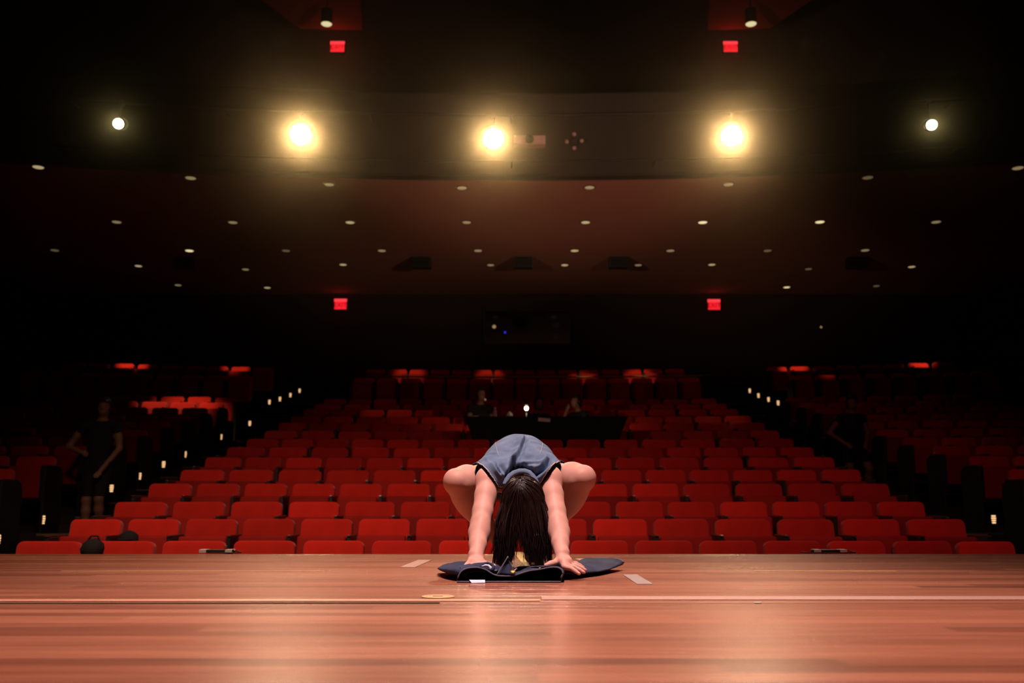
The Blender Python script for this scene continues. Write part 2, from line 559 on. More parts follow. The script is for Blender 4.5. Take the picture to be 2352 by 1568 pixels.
TOPS = [1243, 1193, 1153.5, 1112, 1080.5, 1052, 1029, 1010, 991, 973, 958, 942, 930, 918]
SEAT_H = 0.95
ROWD = [7.7 + 1.0 * i for i in range(14)]
ROWZ = [at(1176, TOPS[i], ROWD[i]).z - SEAT_H for i in range(14)]
EDGES = [(52, 2319), (171, 2206), (269, 2114), (348, 2037), (418, 1970), (474, 1912), (523, 1865), (569, 1820), (608, 1787), (641, 1754), (668, 1723), (698, 1694), (722, 1668), (744, 1645)]
UPD = [22.5, 24.4]
UPZ = [at(1176, 870, UPD[0]).z - SEAT_H, at(1176, 850, UPD[1]).z - SEAT_H]
AIS = 5.75          # inner edge of the side blocks
house = thing('floor.001', (0, 0, 0), 'dark carpeted stepped auditorium floor under the red seats', 'floor', kind='structure')
HZ0 = -1.6
curved(MB(), EDGE - 0.4, ROWD[0] + 0.42, HZ0, ROWZ[0], -13, 13).build('tier', M['carpet'], house)
alld = ROWD + UPD
allz = ROWZ + UPZ
for i in range(1, 16):
    y0 = alld[i] - 0.58
    y1 = alld[i + 1] - 0.58 if i < 15 else alld[i] + 2.6
    curved(MB(), y0, y1, HZ0, allz[i], -13, 13).build('tier', M['carpet'], house)
for i in range(1, 16):
    y0, z0, z1 = alld[i] - 0.58, allz[i - 1], allz[i]
    for s in (-1, 1):
        xa, xb = sorted((s * 4.25, s * 5.7))
        mid = (z0 + z1) / 2
        if z1 - z0 > 0.5:
            for k in range(1, 4):
                curved(MB(), y0 - 0.28 * (4 - k), y0 - 0.28 * (3 - k), z0, z0 + (z1 - z0) * k / 4, xa, xb, 4).build('step', M['carpet'], house)
        else:
            curved(MB(), y0 - 0.45, y0 + 0.005, z0 - 0.01, mid, xa, xb, 4).build('step', M['carpet'], house)
        curved(MB(), y0 - 0.012, y0 + 0.028, z1 - 0.02, z1 + 0.004, xa, xb, 4).build('step_nosing', M['nosing'], house)

# ------------------------------------------------------------------ seats


def rounded_top(w0, w1, z0, z1, r, n=5):
    pts = [(-w0 / 2, z0), (w0 / 2, z0)]
    for k in range(n + 1):
        a = PI / 2 * k / n
        pts.append((w1 / 2 - r + r * math.cos(a), z1 - r + r * math.sin(a)))
    for k in range(n + 1):
        a = PI / 2 * k / n
        pts.append((-w1 / 2 + r - r * math.sin(a), z1 - r + r * math.cos(a)))
    return pts


TILT = Matrix.Rotation(math.radians(-9), 3, 'X')


def tilted(mb, pz):
    p = Vector((0, 0, pz))
    mb.v = [tuple(TILT @ (Vector(v) - p) + p) for v in mb.v]
    return mb


ZT = SEAT_H + 0.006
BACK = tilted(MB().prism(rounded_top(0.495, 0.478, 0.36, ZT, 0.05), -0.045, 0.045), 0.45).mesh('seat_back', M['red'], True, 0.014, 2)
SHELL = tilted(MB().prism(rounded_top(0.47, 0.455, 0.30, ZT - 0.012, 0.05, 3), 0.045, 0.06), 0.45).mesh('seat_back_shell', M['iron'], False)
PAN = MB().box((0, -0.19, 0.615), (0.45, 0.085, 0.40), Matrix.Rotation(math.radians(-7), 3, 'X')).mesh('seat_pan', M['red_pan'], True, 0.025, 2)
ARMX = 0.27
ARMM = MB().box((-ARMX, -0.16, 0.819), (0.036, 0.36, 0.014)).mesh('armrest_mesh', M['arm'], False, 0.008, 2)
STD = MB().box((-ARMX, -0.11, 0.60), (0.038, 0.44, 0.42)).box((-ARMX, -0.05, 0.21), (0.036, 0.16, 0.40)).box((-ARMX, -0.07, 0.012), (0.042, 0.34, 0.024)).mesh('standard_mesh', M['iron'], False, 0.006, 1)
ARMR = MB().box((ARMX, -0.16, 0.819), (0.036, 0.36, 0.014)).mesh('armrest_mesh_b', M['arm'], False, 0.008, 2)
STDR = MB().box((ARMX, -0.11, 0.60), (0.038, 0.44, 0.42)).box((ARMX, -0.05, 0.21), (0.036, 0.16, 0.40)).box((ARMX, -0.07, 0.012), (0.042, 0.34, 0.024)).mesh('standard_mesh_b', M['iron'], False, 0.006, 1)
for me in (BACK, PAN):
    for p in me.polygons:
        p.use_smooth = True


def end_panel_mesh(s):
    pts = [(-0.36, 0.0), (0.12, 0.0), (0.12, 0.72), (0.08, 0.79), (0.0, 0.83), (-0.28, 0.83), (-0.34, 0.80), (-0.36, 0.74)]
    return MB().prism(pts, s * (ARMX + 0.026), s * (ARMX + 0.062), 'x').mesh('end_panel_mesh', M['black'], False, 0.006, 1)


ENDP = {s: end_panel_mesh(s) for s in (-1, 1)}
N_SEAT = 0
table_x = (-0.95, 2.1)
SIT_Y = 17.42
SITTERS = [at(px_, 920, SIT_Y).x for px_ in (1104, 1237, 1326)]


def seat(x, i, x0, pitch, label, group, right_end=False, end=0, down=False):
    global N_SEAT
    d, z = alld[i], allz[i]
    r = thing('theatre_seat', (x, d + bow(x), z), label, 'seat', group)
    sx = pitch / 0.54
    r.scale = (sx, 1, 1)
    b_ = link('backrest', BACK, r)
    tl_ = math.radians(R.gauss(0, 1.3))
    b_.rotation_euler = (tl_, 0, 0)
    b_.location = Vector((0, 0, 0.4)) - Matrix.Rotation(tl_, 3, 'X') @ Vector((0, 0, 0.4))
    link('back_shell', SHELL, r)
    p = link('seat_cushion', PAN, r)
    if down:
        th = math.radians(-78)
        c_ = Vector((0, -0.19, 0.615))
        p.rotation_euler = (th, 0, 0)
        p.location = Vector((0, -0.26, 0.42)) - Matrix.Rotation(th, 3, 'X') @ c_
    else:
        p.rotation_euler = (math.radians(R.uniform(-2, 2)), 0, 0)
    link('armrest', ARMM, r)
    link('standard', STD, r)
    if right_end:
        link('armrest', ARMR, r)
        link('standard', STDR, r)
    if end:
        link('end_panel', ENDP[end], r)
    N_SEAT += 1
    return r


for i in range(14):
    x0, x1 = at(EDGES[i][0], TOPS[i], ROWD[i]).x, at(EDGES[i][1], TOPS[i], ROWD[i]).x
    n = 15
    p = (x1 - x0) / n
    A = (0.28 if i % 2 == 0 else -0.28) * p
    B = [x0 + p * k + A * math.sin(PI * k / n) for k in range(n + 1)]
    for k in range(n):
        x = (B[k] + B[k + 1]) / 2
        if i == 8 and table_x[0] < x < table_x[1]:
            continue
        seat(x, i, B[k], B[k + 1] - B[k], 'red seat, %s row from the stage, %s in from the left aisle' % (ORD[i + 1], ORD[k + 1]),
             'red seats of the centre block, row %d' % (i + 1), right_end=(k == n - 1),
             down=(i == 10 and any(abs(x - q) < 0.28 for q in SITTERS)))
    if i >= 4:
        for s, nm in ((-1, 'left'), (1, 'right')):
            cnt = min(7, i - 2)
            for k in range(cnt):
                x = s * (AIS + 0.05 + 0.27 + 0.545 * k)
                if abs(x) - 0.3 > 0.5346 * (ROWD[i] + bow(x)) + 0.15:
                    continue
                seat(x, i, 0, 0.545, 'red %s block seat, %s row from the stage, %s out from the %s aisle' % (nm, ORD[i + 1], ORD[k + 1], nm) if k else
                     'red %s block seat with black end panel on the aisle, %s row from the stage' % (nm, ORD[i + 1]),
                     'red seats of the %s block, row %d' % (nm, i + 1), right_end=(s < 0 and k == 0), end=(-s if k == 0 else 0))

# the two gallery rows behind the cross aisle: past three hundred seats, joined
gm = {m: MB() for m in ('red', 'red_pan', 'iron', 'arm')}


def add_mesh(mb, me, loc, rz):
    Rz = Matrix.Rotation(rz, 3, 'Z')
    mb.add([Rz @ v.co + Vector(loc) for v in me.vertices], [tuple(p.vertices) for p in me.polygons])


LOW_BACK = tilted(MB().prism(rounded_top(0.495, 0.478, 0.36, ZT, 0.05, 3), -0.045, 0.045), 0.45).mesh('low_back', M['red'])
LOW_PAN = MB().box((0, -0.19, 0.615), (0.45, 0.085, 0.40), Matrix.Rotation(math.radians(-7), 3, 'X')).mesh('low_pan', M['red'])
LOW_ARM = MB().box((-ARMX, -0.16, 0.819), (0.036, 0.36, 0.014)).mesh('low_arm', M['red'])
LOW_STD = MB().box((-ARMX, -0.11, 0.40), (0.05, 0.44, 0.80)).mesh('low_std', M['red'])
for i in (14, 15):
    spans = [(-3.75, 4.85), (-10.9, -5.8), (6.4, 11.3)]
    for xa, xb in spans:
        k = 0
        while xa + 0.545 * (k + 1) < xb:
            x = xa + 0.545 * (k + 0.5)
            loc, rz = (x, alld[i] + bow(x), allz[i]), 0.0
            for m, me in (('red', LOW_BACK), ('red_pan', LOW_PAN), ('arm', LOW_ARM), ('iron', LOW_STD)):
                add_mesh(gm[m], me, loc, rz)
            k += 1
gr = thing('gallery_seats', (0, UPD[0], UPZ[0]), 'two rearmost rows of red theatre seats behind the cross aisle rail', 'seats', kind='stuff')
for m, nm in (('red', 'backrests'), ('red_pan', 'seat_cushions'), ('arm', 'armrests'), ('iron', 'standards')):
    o = gm[m].build(nm, M[m], gr, loc=(0, -UPD[0], -UPZ[0]))
    o['kind'] = 'stuff'

# rail in front of the last row
ra = at(1176, 866, UPD[1] - 0.75)
t = thing('handrail', (0, ra.y, UPZ[1]), 'thin brass topped rail in front of the last row of seats', 'rail')
pts = [(x, bow(x), ra.z - UPZ[1]) for x in np.linspace(-3.9, 5.0, 22)]
MB().tube(pts, 0.022, 8).build('rail', M['brass'], t, smooth=True)
for x in np.linspace(-3.8, 4.9, 9):
    MB().tube([(x, bow(x), 0), (x, bow(x), ra.z - UPZ[1] - 0.01)], 0.016, 6).build('post', M['iron'], t)

# ------------------------------------------------------------------ aisle lamps on the end panels
LA = [(1, 1238, 0), (103, 1193, 0), (260, 1121, 0), (324, 1093, 0), (379, 1066, 0), (428, 1043, 0), (510, 1003, 0), (576, 972, 0), (621, 923, 0), (645, 916, 0), (669, 907, 0), (690, 897, 0)]
RA = [(2278, 1192, 1), (2066, 1092, 1), (1920, 1026, 1), (1884, 1007, 1), (1849, 988, 1), (1829, 973, 1), (1785, 925, 1), (1763, 917, 1), (1740, 908, 1), (1720, 897, 1)]
for lst, s, nm in ((LA, -1, 'left'), (RA, 1, 'right')):
    for j, (px, py, _) in enumerate(lst):
        X = s * (AIS - 0.035) + (0.22 if s > 0 else -0.0)
        u, dy, dz = ray(px, py)
        tt = X / u
        X2 = X
        p = Vector((X, dy * tt, CAMZ + dz * tt))
        t = thing('aisle_light', p, 'small warm lit aisle light, %s from the stage along the %s aisle' % (ORD[j + 1], nm), 'aisle light', 'aisle lights along the %s aisle' % nm)
        MB().box((s * 0.03, 0.012, 0), (0.055, 0.035, 0.13)).build('housing', M['black'], t, bevel=0.006)
        for q in range(4):
            MB().box((s * 0.02, -0.008, -0.042 + 0.027 * q), (0.052 - 0.006 * abs(q - 2), 0.012, 0.017)).build('louver_lens', M['aisle_glow'], t)
        MB().box((s * 0.05, 0.05, -0.30), (0.03, 0.10, 0.74)).build('bracket', M['black'], t)

# ------------------------------------------------------------------ technical table over the seats
TY = 15.3
c0, c1 = at(1066, 956, TY), at(1442, 961, TY)
tz = at(1250, 957, TY).z
fz = allz[8]
t = thing('production_table', ((c0.x + c1.x) / 2, TY, allz[8]), 'long production table draped in black cloth set across the middle seats', 'table')
hw = (c1.x - c0.x) / 2
hz = tz - allz[8]
MB().box((0, 0.36, hz - 0.02), (2 * hw, 0.74, 0.03)).build('tabletop', M['black'], t, bevel=0.004)
for sx in (-1, 1):
    for yy in (0.06, 0.66):
        MB().tube([(sx * (hw - 0.15), yy, 0 if yy < 0.3 else 0.0), (sx * (hw - 0.15), yy, hz - 0.03)], 0.02, 8).build('leg', M['iron'], t)
cl = MB()
nx, nz = 60, 7
vs, fs = [], []
for k in range(nx + 1):
    u = k / nx
    for q in range(nz + 1):
        vq = q / nz
        spread = hw - 0.14 * vq
        x = -spread + 2 * spread * u
        vs.append((x, -0.012 - (0.012 + 0.02 * math.sin(u * 75)) * vq, hz + 0.004 - 0.36 * vq))
for k in range(nx):
    for q in range(nz):
        a_ = k * (nz + 1) + q
        fs.append((a_, a_ + nz + 1, a_ + nz + 2, a_ + 1))
cl.add(vs, fs)
cl.box((0, 0.36, hz + 0.002), (2 * hw + 0.02, 0.76, 0.006))
dr = cl.build('drape', M['cloth'], t, smooth=False)

tt0 = Vector((0, TY, tz))


def on_table(px, dy=0.2):
    p = at(px, 955, TY + dy)
    return Vector((p.x, TY + dy, tz + 0.006))


# desk lamp
lp = on_table(1209, 0.25)
t = thing('desk_lamp', lp, 'small glowing desk lamp on the black draped table', 'lamp')
MB().lathe([(0.06, 0), (0.06, 0.012), (0.02, 0.02)], n=16).build('base', M['black'], t, smooth=True)
hzl = at(1210, 938, TY + 0.25).z - lp.z
MB().tube([(0, 0, 0.015), (0, 0.03, hzl * 0.6), (0, 0.05, hzl + 0.05), (0, 0.03, hzl + 0.075), (0, 0.0, hzl + 0.05)], 0.008, 8).build('stem', M['black'], t, smooth=True)
MB().lathe([(0.02, 0.05), (0.045, 0.0), (0.05, -0.02)], (0, 0.0, hzl + 0.02), 14, Matrix.Rotation(math.radians(25), 3, 'X')).build('shade', M['black'], t, smooth=True)
MB().lathe([(0.008, -0.035), (0.026, -0.02), (0.032, 0.0), (0.022, 0.022), (0.006, 0.03)], (0, -0.055, hzl), 14).build('bulb', M['lens_desk'], t, smooth=True)
spot('desk_lamp_light', lp + Vector((0, -0.10, hzl)), lp + Vector((0.1, 1.0, hzl - 0.25)), 70, WARM, 150, 1.0, 0.03)
spot('desk_lamp_glow', lp + Vector((0, -0.10, hzl)), (0, 0, 0.3), 8, WARM, 80, 1.0, 0.02)
# sheet hanging over the front, crumpled paper, cup, laptop
p = at(1250, 964, TY - 0.07)
t = tag(MB().box((0, 0, 0), (0.19, 0.003, 0.055), Matrix.Rotation(0.08, 3, 'Y')).build('paper_sheet', M['paper'], loc=p), 'small paper sheet hanging over the front edge of the black table', 'paper')
p = on_table(1170, 0.15)
mb = MB()
mb.lathe([(0.012, 0.0), (0.05, 0.02), (0.045, 0.05), (0.02, 0.085), (0.004, 0.092)], (0, 0, 0), 9)
mb.v = [(v[0] * R.uniform(.8, 1.2), v[1] * R.uniform(.8, 1.2), v[2]) for v in mb.v]
tag(mb.build('crumpled_paper', M['paper'], loc=p), 'crumpled pale paper lit by the desk lamp on the black table', 'paper')
p = on_table(1092, 0.12)
tag(MB().lathe([(0.06, 0.0), (0.065, 0.008), (0.05, 0.02), (0.045, 0.012)], (0, 0, 0), 16).build('saucer', M['paper'], loc=p, smooth=True), 'small pale dish at the end of the black table', 'dish')
p = on_table(1137, 0.2)
t = thing('water_bottle', p, 'clear small bottle on the black table beside the dark figure', 'bottle')
MB().lathe([(0.03, 0), (0.032, 0.02), (0.032, 0.10), (0.014, 0.13), (0.014, 0.15)], n=14).build('body', M['plaque'], t, smooth=True)
MB().lathe([(0.016, 0.15), (0.016, 0.165)], n=12).build('cap', M['paper'], t)

# dark bag and cloth on the front armrests at the left
for px, py, Yd, sc_, lab in ((214, 1254, 7.35, 1.0, 'black bag hung on the armrest gap in the front row'), (296, 1233, 8.25, 0.95, 'black hat resting on an armrest in the second row')):
    p = at(px, py, Yd)
    mb = MB()
    mb.lathe([(0.02, -0.10), (0.07, -0.09), (0.085, -0.02), (0.075, 0.02), (0.05, 0.045), (0.015, 0.055)], (0, 0, 0), 12)
    mb.v = [(v[0] * R.uniform(.85, 1.15) * sc_, v[1] * R.uniform(.8, 1.2) * 0.8, v[2] * sc_ * R.uniform(.9, 1.1)) for v in mb.v]
    tt_ = thing('black_bag' if Yd < 8 else 'dark_hat', p, lab, 'bag' if Yd < 8 else 'hat')
    mb.build('body', M['blackcloth'], tt_, smooth=True)
    if Yd < 8:
        MB().tube([(-0.05, 0, 0.03), (-0.02, 0, 0.075), (0.03, 0, 0.075), (0.055, 0, 0.02)], 0.008, 6).build('strap', M['blackcloth'], tt_, smooth=True)
    else:
        MB().lathe([(0.001, 0.0), (0.06, -0.004), (0.06, -0.010), (0.001, -0.012)], (0.0, -0.08, -0.01), 14).build('peak', M['blackcloth'], tt_, smooth=True)
# ------------------------------------------------------------------ room shell
CZ = at(1176, 404, 16.3).z
BACKY = on_z(1176, 675, CZ).y
STEPY = on_z(1176, 585, CZ).y
CR = 43.0


def cbow(x):
    return -x * x / (2 * CR)


wall = thing('wall_back', (0, BACKY, 0), 'dark rear wall of the auditorium under the balcony', 'wall', kind='structure')
MB().box((0, 0.1, 3.0), (28, 0.2, 9.2)).build('lower_wall', M['wall'], wall)
wu = tag(MB().box((0, BACKY + 0.4, 12.0), (28, 0.2, 12)).build('wall_back_upper', M['wall']), 'black upper rear wall above the balcony', 'wall', kind='structure')
wl = tag(MB().box((-13.1, 13, 6.5), (0.2, 27, 17)).build('wall_left', M['wall']), 'black side wall of the auditorium on the left', 'wall', kind='structure')
wr = tag(MB().box((13.1, 13, 6.5), (0.2, 27, 17)).build('wall_right', M['wall']), 'black side wall of the auditorium on the right', 'wall', kind='structure')
wt = tag(MB().box((0, 16, 15.6), (28, 22, 0.2)).build('ceiling', M['black']), 'black high ceiling of the auditorium', 'ceiling', kind='structure')


def curved_slab(mb, yf, yb, z0, z1, curved_back=False, n=28, half=13.0):
    xs = np.linspace(-half, half, n + 1)
    vs, fs = [], []
    for x in xs:
        ya, yb_ = yf + cbow(x), yb + (cbow(x) if curved_back else 0)
        vs += [(x, ya, z0), (x, yb_, z0), (x, yb_, z1), (x, ya, z1)]
    fs = [(0, 1, 2, 3), tuple(4 * n + k for k in (3, 2, 1, 0))]
    for i in range(n):
        for k in range(4):
            k2 = (k + 1) % 4
            fs.append((4 * i + k, 4 * i + 4 + k, 4 * i + 4 + k2, 4 * i + k2))
    return mb.add(vs, fs)


FY = on_z(1176, 405, CZ).y
sof = thing('ceiling.001', (0, 0, 0), 'reddish brown balcony soffit dotted with round downlights', 'ceiling', kind='structure')
curved_slab(MB(), FY + 0.02, STEPY, CZ, CZ + 0.018).build('front_panel', M['ceil'], sof)
mb = MB()
mb.box((0, (STEPY + BACKY) / 2, CZ + 0.131), (26, BACKY - STEPY, 0.25))
mb.build('rear_panel', M['ceil2'], sof)
# balcony front above the soffit edge
ft = at(1176, 218, FY).z
bal = thing('balcony_front', (0, 0, 0), 'dark brown curved balcony front above the soffit', 'balcony', kind='structure')
curved_slab(MB(), FY - 0.01, FY + 0.22, CZ - 0.004, ft, True).build('front_panel', M['fascia'], bal)
MB().tube([(x, FY + 0.10 + cbow(x), ft + 0.03) for x in np.linspace(-13, 13, 40)], 0.045, 8).build('cap_rail', M['fascia'], bal, smooth=True)
curved_slab(MB(), FY - 0.03, FY + 0.0, CZ + 0.02, CZ + 0.10, True).build('lower_moulding', M['fascia'], bal)
# raked balcony floor behind the front
mb = MB()
for k in range(6):
    mb.box((0, FY + 1.2 + 1.4 * k, CZ + 0.5 + 0.35 * k), (26, 1.4, 0.5 + 0.0 * k))
mb.build('balcony_tiers', M['carpet'], bal)

# lighting pipes in front of the balcony
for pyy, rr, nm, lab in ((264, 0.026, 'lighting_pipe', 'thin lighting pipe hung across the balcony front, above the spotlights'),
                         (370, 0.018, 'lighting_pipe', 'thin lower pipe across the balcony front below the spotlights')):
    z = at(1176, pyy, FY - 0.35).z
    t = thing(nm, (0, FY - 0.35, z), lab, 'pipe')
    MB().tube([(x, cbow(x), 0) for x in np.linspace(-12, 12, 40)], rr, 8).build('pipe', M['pipe'], t, smooth=True)
    for x in np.linspace(-10, 10, 9):
        MB().tube([(x, cbow(x), 0), (x, cbow(x) + 0.37, 0)], 0.012, 6).build('bracket', M['iron'], t)
PIPEZ = at(1176, 264, FY - 0.35).z

# ------------------------------------------------------------------ spotlights on the pipe


def fixture(px, py, Y, rad, m, label, group, aim=None):
    p = at(px, py, Y)
    p = Vector((p.x, p.y, p.z))
    t = thing('stage_spotlight', p, label, 'spotlight', group)
    d = (Vector(aim) - p).normalized()
    rot = d.to_track_quat('Z', 'Y').to_matrix()
    MB().lathe([(rad * 0.7, -0.42), (rad * 1.25, -0.36), (rad * 1.3, -0.12), (rad * 1.0, -0.10), (rad * 1.12, -0.02), (rad * 1.12, 0.03), (rad * 1.03, 0.03), (rad * 1.03, 0.004), (rad * 0.9, 0.002)], n=24, rot=rot).build('housing', M['black'], t, smooth=False)
    MB().lathe([(rad, 0.004), (rad * 0.96, 0.007), (rad * 0.7, 0.010), (rad * 0.3, 0.012), (0.004, 0.0125)], n=24, rot=rot).build('lens', m, t, smooth=True)
    yk = MB()
    top_ = Vector((0, 0, PIPEZ - p.z)) if PIPEZ - p.z > 0.2 else Vector((0, 0, 0.25))
    c_ = rot @ Vector((0, 0, -0.22))
    yk.tube([c_ + Vector((0, 0, rad)), Vector((c_.x, c_.y, top_.z))], 0.02, 8)
    yk.box(Vector((c_.x, c_.y, top_.z)), (0.07, 0.10, 0.08))
    yk.build('yoke', M['iron'], t)
    return t, p, d


LY = FY - 0.5
AIMS = {690: (-0.5, 3.6, 0), 1133: (0.1, 3.6, 0), 1680: (0.7, 3.6, 0)}
for px, py, lab, pw in ((690, 308, 'blazing warm spotlight on the balcony pipe, leftmost of the three brightest', 1.0),
                        (1133, 318, 'blazing warm spotlight on the balcony pipe beside the pinkish projector', 0.9),
                        (1680, 312, 'blazing warm spotlight on the balcony pipe, rightmost of the three brightest', 1.05)):
    xx = at(px, py, LY).x
    t, p, d = fixture(px, py, LY + cbow(xx), 0.165, M['lens_main'], lab, 'lit balcony spotlights', AIMS[px])
    spot('balcony_spot_light', p + d * 0.07, AIMS[px], 1050 * pw, WARM, 30, 1.0, 0.06)
for px, py, lab, aim in ((272, 284, 'small white lit spotlight at the far left of the balcony front', (-2.5, 0.0, 0.5)), (2140, 287, 'small white lit spotlight at the far right of the balcony front', (2.5, 0.0, 0.5))):
    xx = at(px, py, LY).x
    t, p, d = fixture(px, py, LY + cbow(xx), 0.085, M['lens_side'], lab, 'small side spotlights', aim)
    spot('side_spot_light', p + d * 0.07, aim, 20, (1.0, 0.85, 0.5), 40, 1.0, 0.05)

# projector beside the middle spotlight, and a four-armed fixture
pc = at(1216, 325, FY - 0.12)
sc_ = FY / FPX
t = thing('projector', pc, 'pinkish box projector with dark round lens on the balcony front', 'projector')
MB().box((0, 0, 0), (76 * sc_, 0.2, 22 * sc_)).build('case', M['plaque'], t, bevel=0.015)
rot = Matrix.Rotation(PI / 2, 3, 'X')
MB().lathe([(10 * sc_, 0.0), (10 * sc_, 0.06), (7.5 * sc_, 0.06), (7.5 * sc_, 0.02)], (0, -0.09, 0), 20, rot).build('lens', M['black'], t)
MB().lathe([(3 * sc_, 0.0), (3 * sc_, 0.02), (2 * sc_, 0.03)], (-34 * sc_, -0.09, 7.5 * sc_), 10, rot).build('indicator', M['paper'], t)
pc = at(1319, 325, FY - 0.12)
t = thing('ceiling_fan_speaker', pc, 'small cross shaped fixture with four pinkish knobs on the balcony front', 'fixture')
t.name = 'cross_fixture'
MB().lathe([(9 * sc_, -0.06), (10 * sc_, 0.0), (8 * sc_, 0.05), (3 * sc_, 0.06)], (0, 0, 0), 16, rot).build('hub', M['fascia'], t, smooth=True)
for dx, dz in ((-18, -1), (18, 1), (0, 18), (0, -17)):
    MB().tube([(0, 0, 0), (dx * sc_ * 0.8, 0, dz * sc_ * 0.8)], 0.012, 6).build('arm', M['fascia'], t)
    MB().lathe([(0.01, -0.04), (4.6 * sc_, -0.02), (5 * sc_, 0.0), (3.8 * sc_, 0.02), (0.01, 0.03)], (dx * sc_, -0.02, dz * sc_), 12, rot).build('knob', M['plaque'], t, smooth=True)

# ------------------------------------------------------------------ downlights in the soffit
DL1 = [(88, 383, 2), (438, 408, 1), (756, 423, 1), (1061, 431, 1), (1354, 430, 1), (1673, 423, 1), (1993, 407, 0), (2338, 385, 1)]
DL2 = [(268, 509, 1), (535, 510, 1), (804, 510, 2), (1072, 510, 1), (1345, 510, 2), (1614, 510, 3), (1883, 509, 3), (2150, 509, 1)]
DL3 = [(126, 574, 0), (435, 575, 3), (657, 575, 0), (877, 575, 1), (1098, 575, 1), (1320, 575, 2), (1540, 575, 1), (1763, 575, 0), (1987, 574, 1)]
DL4 = [(318, 610, 2), (564, 618, 1), (788, 607, 2), (1127, 608, 1), (1297, 608, 2), (1466, 608, 1), (1635, 607, 2), (1857, 617, 0), (2094, 612, 2)]
DL5 = [(409, 654, 1), (614, 660, 2), (1807, 659, 3), (2013, 656, 0)]
BR = ['faint', 'dim', 'softly lit', 'bright']
for r_, (lst, nm) in enumerate(((DL1, 'front edge row'), (DL2, 'second row'), (DL3, 'third row'), (DL4, 'fourth row'), (DL5, 'rearmost row'))):
    for j, (px, py, b) in enumerate(lst):
        p = on_z(px, py, CZ - 0.004)
        rad = 0.095 if r_ < 3 else 0.088
        t = thing('ceiling_downlight', p, '%s round downlight in the soffit, %s, %s from the left' % (BR[b], nm, ORD[j + 1]), 'ceiling light', 'soffit downlights, %s' % nm)
        MB().lathe([(rad + 0.018, 0.004), (rad + 0.014, -0.008), (rad, -0.010), (rad - 0.004, 0.0)], n=20).build('trim_ring', M['fascia'], t, smooth=True)
        MB().lathe([(rad - 0.003, -0.005), (rad * 0.9, -0.012), (rad * 0.5, -0.017), (0.004, -0.018)], n=20).build('lens', M['dl%d' % b], t, smooth=True)

# black loudspeakers on the soffit
for j, (px, py) in enumerate(((419, 597), (968, 599), (1202, 599), (1421, 600), (1971, 600))):
    p0 = on_z(px, 588, CZ)
    t = thing('ceiling_loudspeaker', (p0.x, p0.y, CZ), 'black box loudspeaker hung under the soffit, %s of five from the left' % ORD[j + 1], 'loudspeaker', 'black soffit loudspeakers')
    MB().box((0, 0.15, -0.13), (0.43, 0.30, 0.25)).build('cabinet', M['black'], t, bevel=0.01)
    MB().box((0, -0.006, -0.13), (0.39, 0.012, 0.21)).build('grille', M['cloth'], t, bevel=0.003)
    MB().box((0, 0.15, -0.004), (0.12, 0.10, 0.012)).build('bracket', M['iron'], t)

# ------------------------------------------------------------------ exit signs
def exit_sign(px, py, Y, wpx, hpx, label, mirror=False):
    p = at(px, py, Y)
    k = Y / ray(px, py)[1] / FPX
    w_, h_ = wpx * k, hpx * k
    t = thing('exit_sign', p, label, 'exit sign', 'red exit signs')
    MB().box((0, 0.05, 0), (w_ + 0.03, 0.08, h_ + 0.03)).build('housing', M['black'], t, bevel=0.005)
    MB().box((0, 0.0, -h_ * 0.12), (w_ * 0.94, 0.03, h_ * 0.76)).build('face', M['exit_red'], t)
    MB().box((0, -0.002, h_ * 0.37), (w_, 0.036, h_ * 0.26)).build('top_bar', M['exit_top'], t)
    cu = bpy.data.curves.new('exit_text', 'FONT')
    cu.body = 'EXIT'
    cu.size = h_ * 0.62
    cu.extrude = 0.003
    cu.align_x, cu.align_y = 'CENTER', 'CENTER'
    tmp = bpy.data.objects.new('tmp_text', cu)
    COL.objects.link(tmp)
    dg = bpy.context.evaluated_depsgraph_get()
    me = bpy.data.meshes.new_from_object(tmp.evaluated_get(dg))
    bpy.data.objects.remove(tmp)
    me.materials.clear()
    me.materials.append(M['exit_dark'])
    o = link('letters', me, t, (0, -0.019, -h_ * 0.12))
    o.rotation_euler = (PI / 2, 0, 0)
    o.scale = (1.0, 1, 1)


exit_sign(775, 107, BACKY + 0.2, 33, 25, 'red lit exit sign high on the upper rear wall, left one')
exit_sign(1678, 107, BACKY + 0.2, 33, 25, 'red lit exit sign high on the upper rear wall, right one')
exit_sign(782, 698, BACKY - 0.12, 29, 24, 'red lit exit sign under the soffit on the rear wall, left one')
exit_sign(1640, 699, BACKY - 0.12, 29, 24, 'red lit exit sign under the soffit on the rear wall, right one')

for px in (775, 1678):
    q = at(px, 107, BACKY - 0.4)
    l_ = bpy.data.lights.new('exit_sign_glow', 'POINT')
    l_.energy, l_.color, l_.shadow_soft_size = 3.5, (1.0, 0.06, 0.05), 0.1
    o_ = bpy.data.objects.new('exit_sign_glow', l_)
    COL.objects.link(o_)
    o_.location = q

